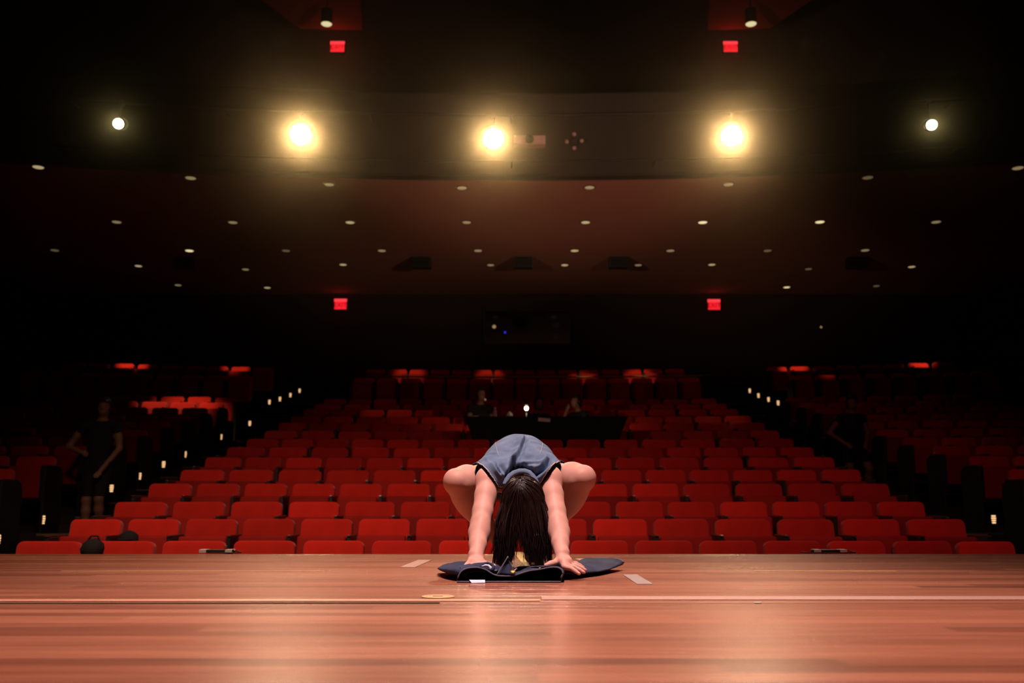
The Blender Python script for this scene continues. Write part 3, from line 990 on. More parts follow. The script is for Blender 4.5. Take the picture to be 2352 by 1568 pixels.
# upper ceiling bays with pot lights
for s, pts, pl, nm in ((-1, [(560, -90), (690, 66), (832, 69), (832, -90)], (750, 55), 'left'), (1, [(1792, -90), (1768, 66), (1625, 69), (1625, -90)], (1725, 55), 'right')):
    Zc = at(750, 68, BACKY - 0.6).z
    poly = [tuple(on_z(a_, b_, Zc)[:2]) for a_, b_ in ([(600 if s < 0 else 1865, 0), pts[1], pts[2], (832 if s < 0 else 1625, 0)])]
    # carry the slab on towards the stage, beyond the picture
    q = [(poly[0][0] + (poly[0][0] - poly[1][0]) * 0.5, poly[0][1] + (poly[0][1] - poly[1][1]) * 0.5), poly[1], poly[2], (poly[3][0], poly[0][1] + (poly[0][1] - poly[1][1]) * 0.5)]
    t = thing('ceiling_bay', (0, 0, 0), 'dim dark red ceiling bay panel at the top of the picture, %s one' % nm, 'ceiling panel')
    t['kind'] = 'structure'
    MB().prism(q, Zc, Zc + 0.25, 'z').build('panel', M['reddish'], t)
    p = at(pl[0], pl[1], BACKY - 2.6)
    t = thing('pot_light', p, 'black cylinder pot light with glowing lens under the %s ceiling bay' % nm, 'ceiling light', 'cylinder pot lights')
    MB().lathe([(0.10, 0.005), (0.145, 0.0), (0.145, 0.4), (0.10, 0.42), (0.02, 0.43), (0.02, max(0.5, Zc - p.z))], n=20).build('housing', M['black'], t)
    MB().lathe([(0.14, 0.0), (0.12, -0.02), (0.06, -0.035), (0.004, -0.04)], n=20).build('lens', M['lens_down'], t, smooth=True)
p = at(1214, 267, BACKY - 4)
t = thing('pot_light', p, 'tiny bright pot light above the projector on the balcony', 'ceiling light', 'cylinder pot lights')
MB().lathe([(0.08, 0.005), (0.10, 0.0), (0.10, 0.25), (0.03, 0.26), (0.012, 0.27), (0.012, 15.5 - p.z)], n=18).build('housing', M['black'], t)
MB().lathe([(0.095, 0.0), (0.08, -0.02), (0.03, -0.03), (0.004, -0.032)], n=18).build('lens', M['lens_down'], t, smooth=True)

# control booth window in the rear wall
b0, b1 = at(1112, 712, BACKY - 0.02), at(1312, 792, BACKY - 0.02)
bt = thing('window_1', ((b0.x + b1.x) / 2, BACKY - 0.02, (b0.z + b1.z) / 2), 'dark control booth window in the rear wall', 'window', kind='structure')
ww, hh = b1.x - b0.x, b0.z - b1.z
MB().box((0, 0.0, 0), (ww, 0.02, hh)).build('pane', M['glass'], bt)
for sx in (-1, 1):
    MB().box((sx * ww / 2, -0.01, 0), (0.06, 0.06, hh + 0.06)).build('window_frame', M['black'], bt)
    MB().box((0, -0.01, sx * hh / 2), (ww, 0.06, 0.06)).build('window_frame', M['black'], bt)
for px, py, m, rad, lab in ((1135, 750, 'dim_led', 0.05, 'tiny amber light glowing at the control booth window'), (1160, 763, 'blue_led', 0.028, 'tiny blue indicator light at the control booth window'),
                            (1886, 751, 'dim_led', 0.03, 'faint tiny light on the rear wall at the right')):
    p = at(px, py, BACKY - 0.06)
    t = thing('indicator_light', p, lab, 'indicator light')
    MB().lathe([(rad * 1.3, 0.03), (rad * 1.3, 0.0), (rad, 0.0)], n=14, rot=Matrix.Rotation(-PI / 2, 3, 'X')).build('bezel', M['black'], t)
    MB().lathe([(rad, 0.0), (rad * 0.7, -0.02), (0.003, -0.028)], n=14, rot=Matrix.Rotation(-PI / 2, 3, 'X')).build('lens', M[m], t, smooth=True)

# narrow house lights from soffit downlights, catching single runs of seat backs
def catch(px, py, Y, power, size=9, dx=0, col=(1.0, 0.62, 0.36)):
    q = at(px, py, Y)
    spot('downlight_beam', (q.x + dx, max(FY + 0.4, Y - 2.4), CZ - 0.06), q, power, col, size, 0.7, 0.05)


catch(415, 930, 19.4, 900, 26)
catch(310, 848, 23.6, 500, 16)
catch(545, 856, 24.0, 320, 14)
catch(940, 862, 24.2, 220, 16)
catch(1125, 860, 24.2, 220, 14)
catch(1340, 865, 24.0, 220, 14)
catch(1470, 865, 24.0, 300, 16)
catch(1820, 848, 24.0, 420, 15)
catch(2105, 850, 23.6, 560, 17)
catch(1890, 875, 22.3, 200, 12)
catch(890, 945, 18.6, 120, 16)
catch(1660, 970, 17.2, 130, 20)
# ------------------------------------------------------------------ smooth-blended bodies


class Field:
    def __init__(self, lo, hi, res):
        self.lo, self.res = np.array(lo, dtype=np.float32), res
        self.n = np.ceil((np.array(hi) - np.array(lo)) / res).astype(int) + 1
        self.a = np.full(self.n, 9.0, dtype=np.float32)

    def block(self, lo, hi):
        i0 = np.maximum(0, np.floor((np.array(lo) - self.lo) / self.res).astype(int))
        i1 = np.minimum(self.n, np.ceil((np.array(hi) - self.lo) / self.res).astype(int) + 1)
        ax = [(self.lo[k] + np.arange(i0[k], i1[k]) * self.res).astype(np.float32) for k in range(3)]
        X, Y, Z = np.meshgrid(*ax, indexing='ij', sparse=True)
        return tuple(slice(i0[k], i1[k]) for k in range(3)), X, Y, Z

    def blend(self, sl, d, k):
        a = self.a[sl]
        if k <= 0:
            np.minimum(a, d, out=a)
        else:
            h = np.maximum(k - np.abs(a - d), 0) / k
            self.a[sl] = np.minimum(a, d) - h * h * k * 0.25

    def cap(self, p, q, r1, r2, k=0.02):
        p, q = np.array(p, dtype=np.float32), np.array(q, dtype=np.float32)
        m = max(r1, r2) + k + 4 * self.res
        sl, X, Y, Z = self.block(np.minimum(p, q) - m, np.maximum(p, q) + m)
        b = q - p
        L2 = float(b @ b) + 1e-9
        h = np.clip(((X - p[0]) * b[0] + (Y - p[1]) * b[1] + (Z - p[2]) * b[2]) / L2, 0, 1)
        d = np.sqrt((X - p[0] - b[0] * h) ** 2 + (Y - p[1] - b[1] * h) ** 2 + (Z - p[2] - b[2] * h) ** 2) - (r1 + (r2 - r1) * h)
        self.blend(sl, d, k)
        return self

    def chain(self, pts, rs, k=0.02):
        for i in range(len(pts) - 1):
            self.cap(pts[i], pts[i + 1], rs[i], rs[i + 1], k)
        return self

    def ell(self, c, r, rot=None, k=0.03):
        c = np.array(c, dtype=np.float32)
        m = max(r) + k + 4 * self.res
        sl, X, Y, Z = self.block(c - m, c + m)
        x, y, z = X - c[0], Y - c[1], Z - c[2]
        if rot is not None:
            Rm = np.array(rot, dtype=np.float32).T
            x, y, z = (Rm[0, 0] * x + Rm[0, 1] * y + Rm[0, 2] * z, Rm[1, 0] * x + Rm[1, 1] * y + Rm[1, 2] * z, Rm[2, 0] * x + Rm[2, 1] * y + Rm[2, 2] * z)
        k0 = np.sqrt((x / r[0]) ** 2 + (y / r[1]) ** 2 + (z / r[2]) ** 2)
        k1 = np.sqrt((x / r[0] ** 2) ** 2 + (y / r[1] ** 2) ** 2 + (z / r[2] ** 2) ** 2) + 1e-6
        self.blend(sl, k0 * (k0 - 1) / k1, k)
        return self

    def surface(self, smooth=1):
        """Surface nets: one vertex per crossed cell, one quad per crossed grid edge."""
        a = self.a
        s = a < 0
        c = [s[i:a.shape[0] - 1 + i, j:a.shape[1] - 1 + j, k:a.shape[2] - 1 + k] for i in (0, 1) for j in (0, 1) for k in (0, 1)]
        cnt = np.zeros(c[0].shape, dtype=np.uint8)
        for q in c:
            cnt += q
        act = np.argwhere((cnt > 0) & (cnt < 8))
        idx = np.full(c[0].shape, -1, dtype=np.int32)
        idx[tuple(act.T)] = np.arange(len(act))
        corner = np.array([(i, j, k) for i in (0, 1) for j in (0, 1) for k in (0, 1)])
        val = np.stack([a[tuple((act + q).T)] for q in corner], 1)
        acc, num = np.zeros((len(act), 3)), np.zeros(len(act))
        for e0 in range(8):
            for e1 in range(e0 + 1, 8):
                if np.abs(corner[e0] - corner[e1]).sum() != 1:
                    continue
                v0, v1 = val[:, e0], val[:, e1]
                m = (v0 < 0) != (v1 < 0)
                t = np.where(m, v0 / np.where(m, v0 - v1, 1), 0)
                acc += m[:, None] * (corner[e0] + t[:, None] * (corner[e1] - corner[e0]))
                num += m
        V = (act + acc / num[:, None]) * self.res + self.lo
        quads = []
        for ax in range(3):
            sl0 = [slice(1, -1)] * 3
            sl0[ax] = slice(0, -1)
            sl1 = [slice(1, -1)] * 3
            sl1[ax] = slice(1, None)
            A, B = s[tuple(sl0)], s[tuple(sl1)]
            pos = np.argwhere(A != B)
            flip = A[tuple(pos.T)]
            off = np.ones(3, dtype=int)
            off[ax] = 0
            g = pos + off
            u, v = (ax + 1) % 3, (ax + 2) % 3
            du, dv = np.zeros(3, dtype=int), np.zeros(3, dtype=int)
            du[u], dv[v] = 1, 1
            q = np.stack([idx[tuple((g - du - dv).T)], idx[tuple((g - dv).T)], idx[tuple(g.T)], idx[tuple((g - du).T)]], 1)
            q[~flip] = q[~flip][:, ::-1]
            quads.append(q)
        F = np.concatenate(quads)
        F = F[(F >= 0).all(1)]
        for _ in range(smooth):
            V = lap(V, F)
        return V, F


def lap(V, F, w=0.5):
    acc, num = np.zeros_like(V), np.zeros(len(V))
    for k in range(4):
        i, j = F[:, k], F[:, (k + 1) % 4]
        for c in range(3):
            acc[:, c] += np.bincount(i, V[j, c], len(V)) + np.bincount(j, V[i, c], len(V))
        num += np.bincount(i, minlength=len(V)) + np.bincount(j, minlength=len(V))
    return V * (1 - w) + w * acc / np.maximum(num, 1)[:, None]


def np_mesh(name, V, F, material):
    me = bpy.data.meshes.new(name)
    me.vertices.add(len(V))
    me.vertices.foreach_set('co', np.asarray(V, dtype=np.float32).ravel())
    k = F.shape[1]
    me.loops.add(len(F) * k)
    me.loops.foreach_set('vertex_index', np.asarray(F, dtype=np.int32).ravel())
    me.polygons.add(len(F))
    me.polygons.foreach_set('loop_start', np.arange(0, len(F) * k, k, dtype=np.int32))
    me.polygons.foreach_set('loop_total', np.full(len(F), k, dtype=np.int32))
    me.polygons.foreach_set('use_smooth', np.ones(len(F), dtype=bool))
    me.update(calc_edges=True)
    me.validate()
    me.materials.append(material)
    return me


def cull(V, F, keep):
    F = F[keep[F].all(1)]
    used = np.zeros(len(V), dtype=bool)
    used[F.ravel()] = True
    m = np.cumsum(used) - 1
    return V[used], m[F]


def seg_d(P, a, b):
    a, b = np.array(a), np.array(b)
    d = b - a
    h = np.clip(((P - a) @ d) / (d @ d), 0, 1)
    return np.linalg.norm(P - a - h[:, None] * d, axis=1), h


def sdcap(P, a, b, r1, r2):
    d, h = seg_d(P, a, b)
    return d - (r1 + (r2 - r1) * h)


def vnorm(V, F):
    n = np.cross(V[F[:, 2]] - V[F[:, 0]], V[F[:, 3]] - V[F[:, 1]])
    N = np.zeros_like(V)
    for k in range(4):
        for c in range(3):
            N[:, c] += np.bincount(F[:, k], n[:, c], len(V))
    return N / (np.linalg.norm(N, axis=1)[:, None] + 1e-12)


# ------------------------------------------------------------------ the performer
CX = 0.036
K = {}
# arms, read off the picture at the depth each joint has
K['shL'], K['shR'] = at(1122, 1104, 4.47), at(1262, 1102, 4.47)
K['elL'], K['elR'] = at(1103, 1204, 4.30), at(1282, 1204, 4.30)
K['wrL'], K['wrR'] = at(1094, 1277, 4.12), at(1290, 1272, 4.12)
K['knL'], K['knR'] = at(1051, 1107, 4.66), at(1336, 1099, 4.66)
K['anL'], K['anR'] = Vector((CX - 0.062, 4.93, 0.085)), Vector((CX + 0.062, 4.93, 0.085))
K['hpL'], K['hpR'] = Vector((CX - 0.092, 4.98, 0.435)), Vector((CX + 0.092, 4.98, 0.435))
HEAD = at(1200, 1149, 4.33)
person = thing('person', (CX, 4.5, 0), 'person in sleeveless denim shirt crouched with head hanging, both hands on jeans', 'person')
LOC = Vector((CX, 4.5, 0))


def child(name, me, parent=None):
    o = link(name, me, parent or person)
    return o


def shift(V):
    return V - np.array(LOC)


def dancer_field(f, full=True):
    # trunk
    f.ell((CX, 4.93, 0.47), (0.165, 0.13, 0.125), k=0.05)
    f.ell((CX, 4.80, 0.525), (0.130, 0.15, 0.095), k=0.06)
    tl = Matrix.Rotation(0.42, 3, 'X')
    f.ell((CX, 4.62, 0.475), (0.150, 0.185, 0.095), tl, 0.06)
    f.cap((CX - 0.085, 4.50, 0.425), (CX + 0.085, 4.50, 0.425), 0.062, 0.062, 0.05)
    return f


f = Field((-0.40, 3.86, -0.006), (0.50, 5.14, 0.66), 0.0042)
dancer_field(f)
# neck and head, crown towards the audience's opposite side
f.chain([(CX, 4.47, 0.42), HEAD + Vector((0, 0.05, 0.03))], [0.055, 0.052], 0.03)
hr = Matrix.Rotation(-0.9, 3, 'X')
f.ell(HEAD, (0.071, 0.084, 0.098), hr, 0.02)
up = Vector((0, -0.75, 0.60)).normalized()           # towards the crown
fw = Vector((0, 0.60, 0.78)) * -1                     # where the face points: down and back
fw = Vector((0, 0.35, -0.94)).normalized()
f.ell(HEAD - up * 0.055 + fw * 0.035, (0.052, 0.055, 0.055), None, 0.03)      # jaw
f.cap(HEAD + fw * 0.088 - up * 0.0, HEAD + fw * 0.108 - up * 0.035, 0.010, 0.013, 0.012)   # nose
for s in (-1, 1):
    f.ell(HEAD + fw * 0.080 + Vector((s * 0.03, 0, 0)), (0.016, 0.014, 0.012), None, 0.008)
    f.ell(HEAD + Vector((s * 0.073, 0.01, -0.01)), (0.012, 0.026, 0.03), None, 0.008)
f.cap(HEAD + fw * 0.088 - up * 0.058 + Vector((-0.02, 0, 0)), HEAD + fw * 0.088 - up * 0.058 + Vector((0.02, 0, 0)), 0.007, 0.007, 0.008)
for s, sh, el, wr, kn, an, hp in ((-1, 'shL', 'elL', 'wrL', 'knL', 'anL', 'hpL'), (1, 'shR', 'elR', 'wrR', 'knR', 'anR', 'hpR')):
    sh, el, wr, kn, an, hp = K[sh], K[el], K[wr], K[kn], K[an], K[hp]
    ax = Vector((s, 0, 0))
    # shoulder girdle and arm
    f.cap((CX + s * 0.06, 4.56, 0.47), sh + Vector((-s * 0.002, 0.02, 0.012)), 0.058, 0.054, 0.03)
    f.ell(sh + Vector((s * 0.006, -0.01, -0.006)), (0.056, 0.056, 0.066), None, 0.03)
    f.chain([sh, sh.lerp(el, 0.35) + Vector((s * 0.002, 0, 0)), sh.lerp(el, 0.72), el], [0.051, 0.048, 0.0455, 0.0435], 0.012)
    f.ell(sh.lerp(el, 0.45) + Vector((-s * 0.004, 0.018, 0)), (0.040, 0.045, 0.075), None, 0.02)
    f.ell(el + Vector((s * 0.014, 0.02, -0.01)), (0.026, 0.030, 0.032), None, 0.02)
    f.chain([el, el.lerp(wr, 0.28) + Vector((s * 0.004, -0.002, 0)), el.lerp(wr, 0.65), wr], [0.0435, 0.0425, 0.037, 0.0290], 0.012)
    f.ell(el.lerp(wr, 0.22) + Vector((-s * 0.008, -0.002, 0)), (0.034, 0.036, 0.070), None, 0.03)
    f.ell(wr + Vector((s * 0.008, 0.004, 0.006)), (0.026, 0.022, 0.024), None, 0.012)
    # legs
    mid = hp.lerp(kn, 0.5)
    f.chain([hp, mid + Vector((0, -0.005, -0.010)), kn + (hp - kn).normalized() * 0.075 + Vector((0, -0.006, 0.001)), kn], [0.088, 0.078, 0.072, 0.060], 0.04)
    f.ell(kn + Vector((-s * 0.002, -0.036, 0.006)), (0.034, 0.030, 0.036), None, 0.035)      # kneecap
    f.ell(kn + Vector((s * 0.022, -0.004, 0.006)), (0.038, 0.042, 0.046), None, 0.04)
    f.ell(kn + Vector((-s * 0.036, -0.022, -0.016)), (0.018, 0.026, 0.022), None, 0.02)
    shin = an - kn
    f.chain([kn, kn + shin * 0.15 + ax * 0.012, kn + shin * 0.55 + ax * 0.020, an], [0.054, 0.058, 0.050, 0.034], 0.02)
    f.ell(kn + shin * 0.28 + Vector((s * 0.036, 0.030, 0.006)), (0.056, 0.060, 0.105), Matrix.Rotation(s * 0.62, 3, 'Y'), 0.03)   # calf
    # feet
    f.chain([an + Vector((0, 0.03, -0.035)), an + Vector((s * 0.02, -0.10, -0.050)), an + Vector((s * 0.032, -0.155, -0.062))], [0.036, 0.034, 0.022], 0.02)
    for q in range(5):
        b = an + Vector((s * (0.005 + 0.014 * q), -0.150 + 0.008 * q, -0.068))
        f.cap(b, b + Vector((s * 0.006, -0.036 + 0.004 * q, -0.004)), 0.0105 if q else 0.013, 0.009, 0.004)
# hands
def hand(f, wr, kn_c, side, dirs, thumb, spread, nl, zt):
    """wr wrist, kn_c knuckle centre, dirs finger directions, lengths scaled by nl."""
    pd = (kn_c - wr).normalized()
    for q in (-1, -0.33, 0.33, 1):
        f.cap(wr + spread * q * 0.45, kn_c + spread * q * 0.92, 0.017, 0.0125, 0.014)
    f.ell(wr.lerp(kn_c, 0.55) + Vector((0, 0, 0.004)), (0.030, 0.030, 0.018), None, 0.018)
    Ls = [0.071, 0.078, 0.073, 0.058]
    for q in range(4):
        b = kn_c + spread * (-1 + q * 2 / 3.0)
        d = Vector(dirs[q]).normalized()
        L_ = Ls[q] * nl
        p1 = b + d * L_ * 0.45 + Vector((0, 0, 0.003))
        p2 = b + d * L_ * 0.75 + Vector((0, 0, -0.003))
        p3 = b + d * L_ + Vector((0, 0, -0.009))
        f.chain([b, p1, p2, p3], [0.0112, 0.0098, 0.0088, 0.0074], 0.004)
        f.ell(b + Vector((0, 0, 0.003)), (0.0125, 0.0125, 0.011), None, 0.006)
    tb = wr.lerp(kn_c, 0.25) + Vector(thumb[0])
    t1 = tb + Vector(thumb[1]) * 0.042
    t2 = t1 + Vector(thumb[2]) * 0.034
    f.chain([wr.lerp(kn_c, 0.15), tb, t1, t2], [0.018, 0.0165, 0.0125, 0.0095], 0.008)


kR = at(1303, 1298, 4.065)
hand(f, K['wrR'] + Vector((0, -0.004, -0.012)), kR, 1, [(0.86, -0.62, -0.22), (0.95, -0.42, -0.20), (1.0, -0.22, -0.17), (1.0, 0.02, -0.14)],
     [(-0.024, -0.010, -0.012), Vector((-0.72, -0.66, -0.14)), Vector((-0.60, -0.78, -0.12))], Vector((0.012, 0.030, 0.006)), 1.0, 0.04)
kL = at(1092, 1298, 4.06)
hand(f, K['wrL'] + Vector((0, -0.004, -0.012)), kL, -1, [(0.10, -1.0, -0.20), (-0.06, -1, -0.20), (-0.18, -1, -0.20), (-0.30, -0.95, -0.20)],
     [(0.020, -0.010, -0.010), Vector((0.80, -0.55, -0.12)), Vector((0.70, -0.68, -0.10))], Vector((-0.033, 0.006, 0)), 0.66, 0.04)
BV, BF = f.surface(1)

def project(P):
    r = P - np.array((0, 0, CAMZ))
    dep = r[:, 1] * CP + r[:, 2] * SP
    return np.stack([1176 + FPX * r[:, 0] / dep, 784 - FPX * (r[:, 2] * CP - r[:, 1] * SP) / dep], 1)


# ---- denim shirt: a cloth surface over the trunk, cut at the arms, neck and hem
fs_ = Field((-0.28, 4.28, 0.24), (0.36, 5.10, 0.69), 0.0036)
fs_.ell((CX, 4.80, 0.500), (0.158, 0.19, 0.150), None, 0.06)
fs_.ell((CX, 4.66, 0.470), (0.190, 0.20, 0.135), Matrix.Rotation(0.30, 3, 'X'), 0.07)
fs_.cap((CX - 0.125, 4.54, 0.458), (CX + 0.125, 4.54, 0.458), 0.066, 0.066, 0.06)
fs_.cap((CX - 0.065, 4.475, 0.425), (CX + 0.065, 4.475, 0.425), 0.062, 0.062, 0.05)
for s, sh in ((-1, K['shL']), (1, K['shR'])):
    fs_.cap((CX + s * 0.12, 4.57, 0.46), (sh.x + s * 0.008, 4.535, 0.448), 0.076, 0.064, 0.04)
    fs_.cap((CX + s * 0.07, 4.49, 0.425), sh + Vector((-s * 0.012, 0.0, 0.012)), 0.074, 0.072, 0.03)
# the body is pressed in a little where the shirt covers it
ii = np.clip(np.round((BV - fs_.lo) / fs_.res).astype(int), 0, np.array(fs_.a.shape) - 1)
inside = (BV > fs_.lo).all(1) & (BV < fs_.lo + (np.array(fs_.a.shape) - 1) * fs_.res).all(1)
dsh = np.where(inside, fs_.a[tuple(ii.T)], 1.0)
qb = project(BV)
BN = vnorm(BV, BF)
press = np.clip(-dsh / 0.012, 0, 1) * np.clip((BV[:, 2] - 0.36) / 0.03, 0, 1)
for s_, o_, e_ in ((-1, (1094, 1062), (1143, 1116)), (1, (1286, 1062), (1238, 1116))):
    g = np.array(e_, float) - np.array(o_, float)
    sd = ((qb - np.array(o_)) @ np.array((-g[1], g[0]))) / np.hypot(*g) * s_
    press *= np.where(BV[:, 1] < 4.62, np.clip(sd / 8.0, 0, 1), 1.0)
BV = BV - BN * (0.062 * press)[:, None]
BV = lap(BV, BF, 0.4)
body = child('body', np_mesh('performer_body', shift(BV), BF, M['skin']))
V, F = fs_.surface(3)
N = vnorm(V, F)


def along(Q, a, b):
    a, b = np.array(a, float), np.array(b, float)
    d = b - a
    L_ = np.hypot(*d)
    h = ((Q - a) @ d) / L_ ** 2
    sgn = ((Q - a) @ np.array((-d[1], d[0]))) / L_
    return h, sgn, np.exp(-(np.maximum(0, np.maximum(-h, h - 1)) * L_ / 5.0) ** 2)


def ridge(Q, a, b, wid, amp):
    h, sg, w_ = along(Q, a, b)
    return amp * np.exp(-(sg / wid) ** 2) * w_


def cliff(Q, a, b, w, depth, side, lip=0.25):
    """a fold: cloth rises to a lip along a-b, drops sharply on one side and eases back over w"""
    h, sg, w_ = along(Q, a, b)
    sg = sg * side
    drop = 1 / (1 + np.exp(-np.clip(sg / 0.8, -30, 30)))
    ease = np.clip(1 - np.maximum(sg, 0) / w, 0, 1) ** 1.4
    lp = np.exp(-(np.minimum(sg, 0) / (0.7 * w)) ** 2) * (1 - drop)
    return (lip * depth * lp - depth * drop * ease) * w_


Q = project(V)
front = (N[:, 1] < 0.25) & (V[:, 1] < 4.86)
disp = cliff(Q, (1204, 1008), (1186, 1052), 14, 0.024, -1, 0.5)
disp += cliff(Q, (1180, 1058), (1222, 1080), 26, 0.046, 1, 0.30)
disp += cliff(Q, (1180, 1058), (1162, 1092), 20, 0.036, -1, 0.4)
disp += cliff(Q, (1134, 1066), (1147, 1086), 9, 0.026, -1, 0.4)
disp += cliff(Q, (1147, 1070), (1158, 1092), 10, 0.018, -1, 0.4)
disp += cliff(Q, (1258, 1057), (1228, 1084), 17, 0.036, -1, 0.4)
disp += cliff(Q, (1238, 1066), (1206, 1070), 10, 0.010, -1, 0.4)
disp += ridge(Q, (1270, 1066), (1240, 1096), 5, 0.010)
disp += ridge(Q, (1196, 1060), (1228, 1050), 7, -0.007)
disp += ridge(Q, (1176, 1018), (1168, 1046), 9, -0.004)
disp += ridge(Q, (1120, 1056), (1138, 1082), 5, 0.005)
disp += ridge(Q, (1232, 1030), (1252, 1046), 6, 0.003)
disp *= front
disp += 0.0018 * np.sin(V[:, 0] * 60 + 3 * np.sin(V[:, 1] * 25)) * np.sin(V[:, 1] * 38 + V[:, 2] * 30)
V = V + N * (1.45 * disp)[:, None]
V = lap(V, F, 0.3)
keep = np.ones(len(V), dtype=bool)
for s, sh, el in ((-1, K['shL'], K['elL']), (1, K['shR'], K['elR'])):
    # armhole: cut plane across the shoulder, sloping towards the neck
    o_ = np.array(at(1094 if s < 0 else 1286, 1062, 4.56))
    e_ = np.array(at(1143 if s < 0 else 1238, 1116, 4.42))
    g = e_ - o_
    nrm = np.cross(g, np.array([0, 1.0, -0.25]))
    nrm /= np.linalg.norm(nrm)
    if nrm[0] * s < 0:
        nrm = -nrm
    side_d = (V - o_) @ nrm
    keep &= ~((side_d > 0) & (V[:, 2] < o_[2] + 0.02) & (V[:, 1] < 4.66))
    keep &= ~((side_d > -0.002) & (V[:, 2] < 0.36))
keep &= ~(sdcap(V, (CX, 4.47, 0.405), tuple(HEAD), 0.066, 0.085) < 0)
keep &= V[:, 1] < 4.985
keep &= ~((V[:, 2] < 0.385) & (V[:, 1] < 4.66))
V2, F2 = cull(V, F, keep)
shirt_me = np_mesh('shirt_cloth', shift(V2), F2, M['shirt'])
shirt = child('sleeveless_shirt', shirt_me)
so = shirt.modifiers.new('thickness', 'SOLIDIFY')
so.thickness = 0.0035
so.offset = -1
bvh = BVHTree.FromPolygons([Vector(v) for v in V2], [tuple(int(i) for i in q) for q in F2])
CAMV = Vector((0, 0, CAMZ))


def on_shirt(px, py):
    d = (at(px, py, 1.0) - CAMV).normalized()
    h = bvh.ray_cast(CAMV, d)
    return h[0] + h[1] * 0.0012 if h[0] is not None else None


def seam(pix, r, name, m):
    pts = []
    for i in range(len(pix) - 1):
        for t_ in np.linspace(0, 1, 7)[:-1]:
            p = on_shirt(pix[i][0] + (pix[i + 1][0] - pix[i][0]) * t_, pix[i][1] + (pix[i + 1][1] - pix[i][1]) * t_)
            if p is not None and (not pts or (p - LOC - pts[-1]).length < 0.05):
                pts.append(p - LOC)
    if len(pts) > 2:
        MB().tube(pts, r, 5).build(name, m, shirt, smooth=True)


seam([(1138, 1016), (1141, 1032), (1146, 1050)], 0.0012, 'yoke_seam', M['seam'])
seam([(1246, 1018), (1244, 1032), (1238, 1046)], 0.0012, 'yoke_seam', M['seam'])
# frayed thread ends along the armholes
eb = np.sort(np.concatenate([F2[:, [k, (k + 1) % 4]] for k in range(4)]), 1)
ue, ct = np.unique(eb, axis=0, return_counts=True)
be = ue[ct == 1]
fr = MB()
for a_, b_ in be:
    p, p2 = Vector(V2[a_]), Vector(V2[b_])
    if p.z > 0.37 and p.y < 4.68 and abs(p.x - CX) > 0.05:
        fr.tube([p - LOC, p2 - LOC], 0.0019, 4, cap=False)
        q = p + Vector((R.uniform(-.003, .003), R.uniform(-.005, 0.001), R.uniform(-.004, .003)))
        fr.tube([p - LOC, q - LOC], [0.0009, 0.0004], 3, cap=False)
fr.build('frayed_edge', M['fray'], shirt)
# the lower loop of each armhole, its inside coloured dark for shade, and pale raw edge
for pix in (((1099, 1063), (1093, 1072), (1090.5, 1084), (1092, 1096), (1096, 1105)), ((1281, 1061), (1288, 1066), (1290, 1074), (1288, 1086), (1286, 1094))):
    lo_, hi_ = [at(a_, b_, 4.57) - LOC for a_, b_ in pix], []
    sg_ = 1 if pix[0][0] < 1176 else -1
    hi_ = [p + Vector((sg_ * 0.016, 0.05, 0.004)) for p in lo_]
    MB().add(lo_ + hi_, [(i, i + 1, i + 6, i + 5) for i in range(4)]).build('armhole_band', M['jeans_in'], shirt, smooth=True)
    MB().tube(lo_, 0.0018, 5).build('frayed_edge', M['fray'], shirt, smooth=True)
# standing collar band round the nape
col_px = [(1156, 1110), (1160, 1100), (1167, 1090), (1178, 1082), (1192, 1077), (1206, 1077), (1218, 1081), (1227, 1090), (1233, 1099), (1238, 1110)]
col_pts = [at(a_, b_, 4.385 + 0.02 * math.sin(i_ / 9 * PI)) for i_, (a_, b_) in enumerate(col_px)]
cb = MB()
vs, fs = [], []
n = len(col_pts)
cc = at(1196, 1118, 4.39)
fine = []
for i in range(n - 1):
    for t_ in (0, 0.34, 0.67):
        fine.append(col_pts[i].lerp(col_pts[i + 1], t_))
fine.append(col_pts[-1])
for p in fine:
    rad = Vector((p.x - cc.x, 0, p.z - cc.z)).normalized()
    for k, (o1, o2) in enumerate(((0.003, 0.0), (0.002, -0.006), (-0.012, -0.016), (-0.021, -0.012), (-0.020, 0.004), (-0.004, 0.06), (0.004, 0.06))):
        vs.append(p + rad * o1 + Vector((0, o2, 0)) - LOC)
m_ = 7
for i in range(len(fine) - 1):
    for k in range(m_):
        k2 = (k + 1) % m_
        fs.append((i * m_ + k, i * m_ + k2, (i + 1) * m_ + k2, (i + 1) * m_ + k))
cb.add(vs, fs)
cb.build('collar', M['shirt'], shirt, smooth=True)

# ---- denim shorts round the hips (seen at the flanks)
fsh = Field((-0.30, 4.50, 0.30), (0.37, 5.12, 0.64), 0.006)
fsh.ell((CX, 4.93, 0.47), (0.180, 0.145, 0.140), None, 0.05)
fsh.ell((CX, 4.80, 0.525), (0.140, 0.12, 0.105), None, 0.05)
for s, hp, kn in ((-1, K['hpL'], K['knL']), (1, K['hpR'], K['knR'])):
    fsh.chain([hp, hp.lerp(kn, 0.42)], [0.104, 0.098], 0.04)
V, F = fsh.surface(2)
keep = V[:, 1] > 4.74
for s, hp, kn in ((-1, K['hpL'], K['knL']), (1, K['hpR'], K['knR'])):
    d = np.array((kn - hp).normalized())
    keep &= ~((((V - np.array(hp)) @ d) > 0.20) & ((V[:, 0] - CX) * s > 0.05))
V, F = cull(V, F, keep)
child('shorts', np_mesh('shorts_cloth', shift(V), F, M['jeans'])).modifiers.new('thickness', 'SOLIDIFY').thickness = 0.004

# ---- long hair hanging from the crown
hb = MB()
part = at(1189, 1116, 4.25)
HC = HEAD + Vector((0, -0.004, 0.006))
hrx, hry, hrz = 0.084, 0.100, 0.098
rnd = random.Random(5)


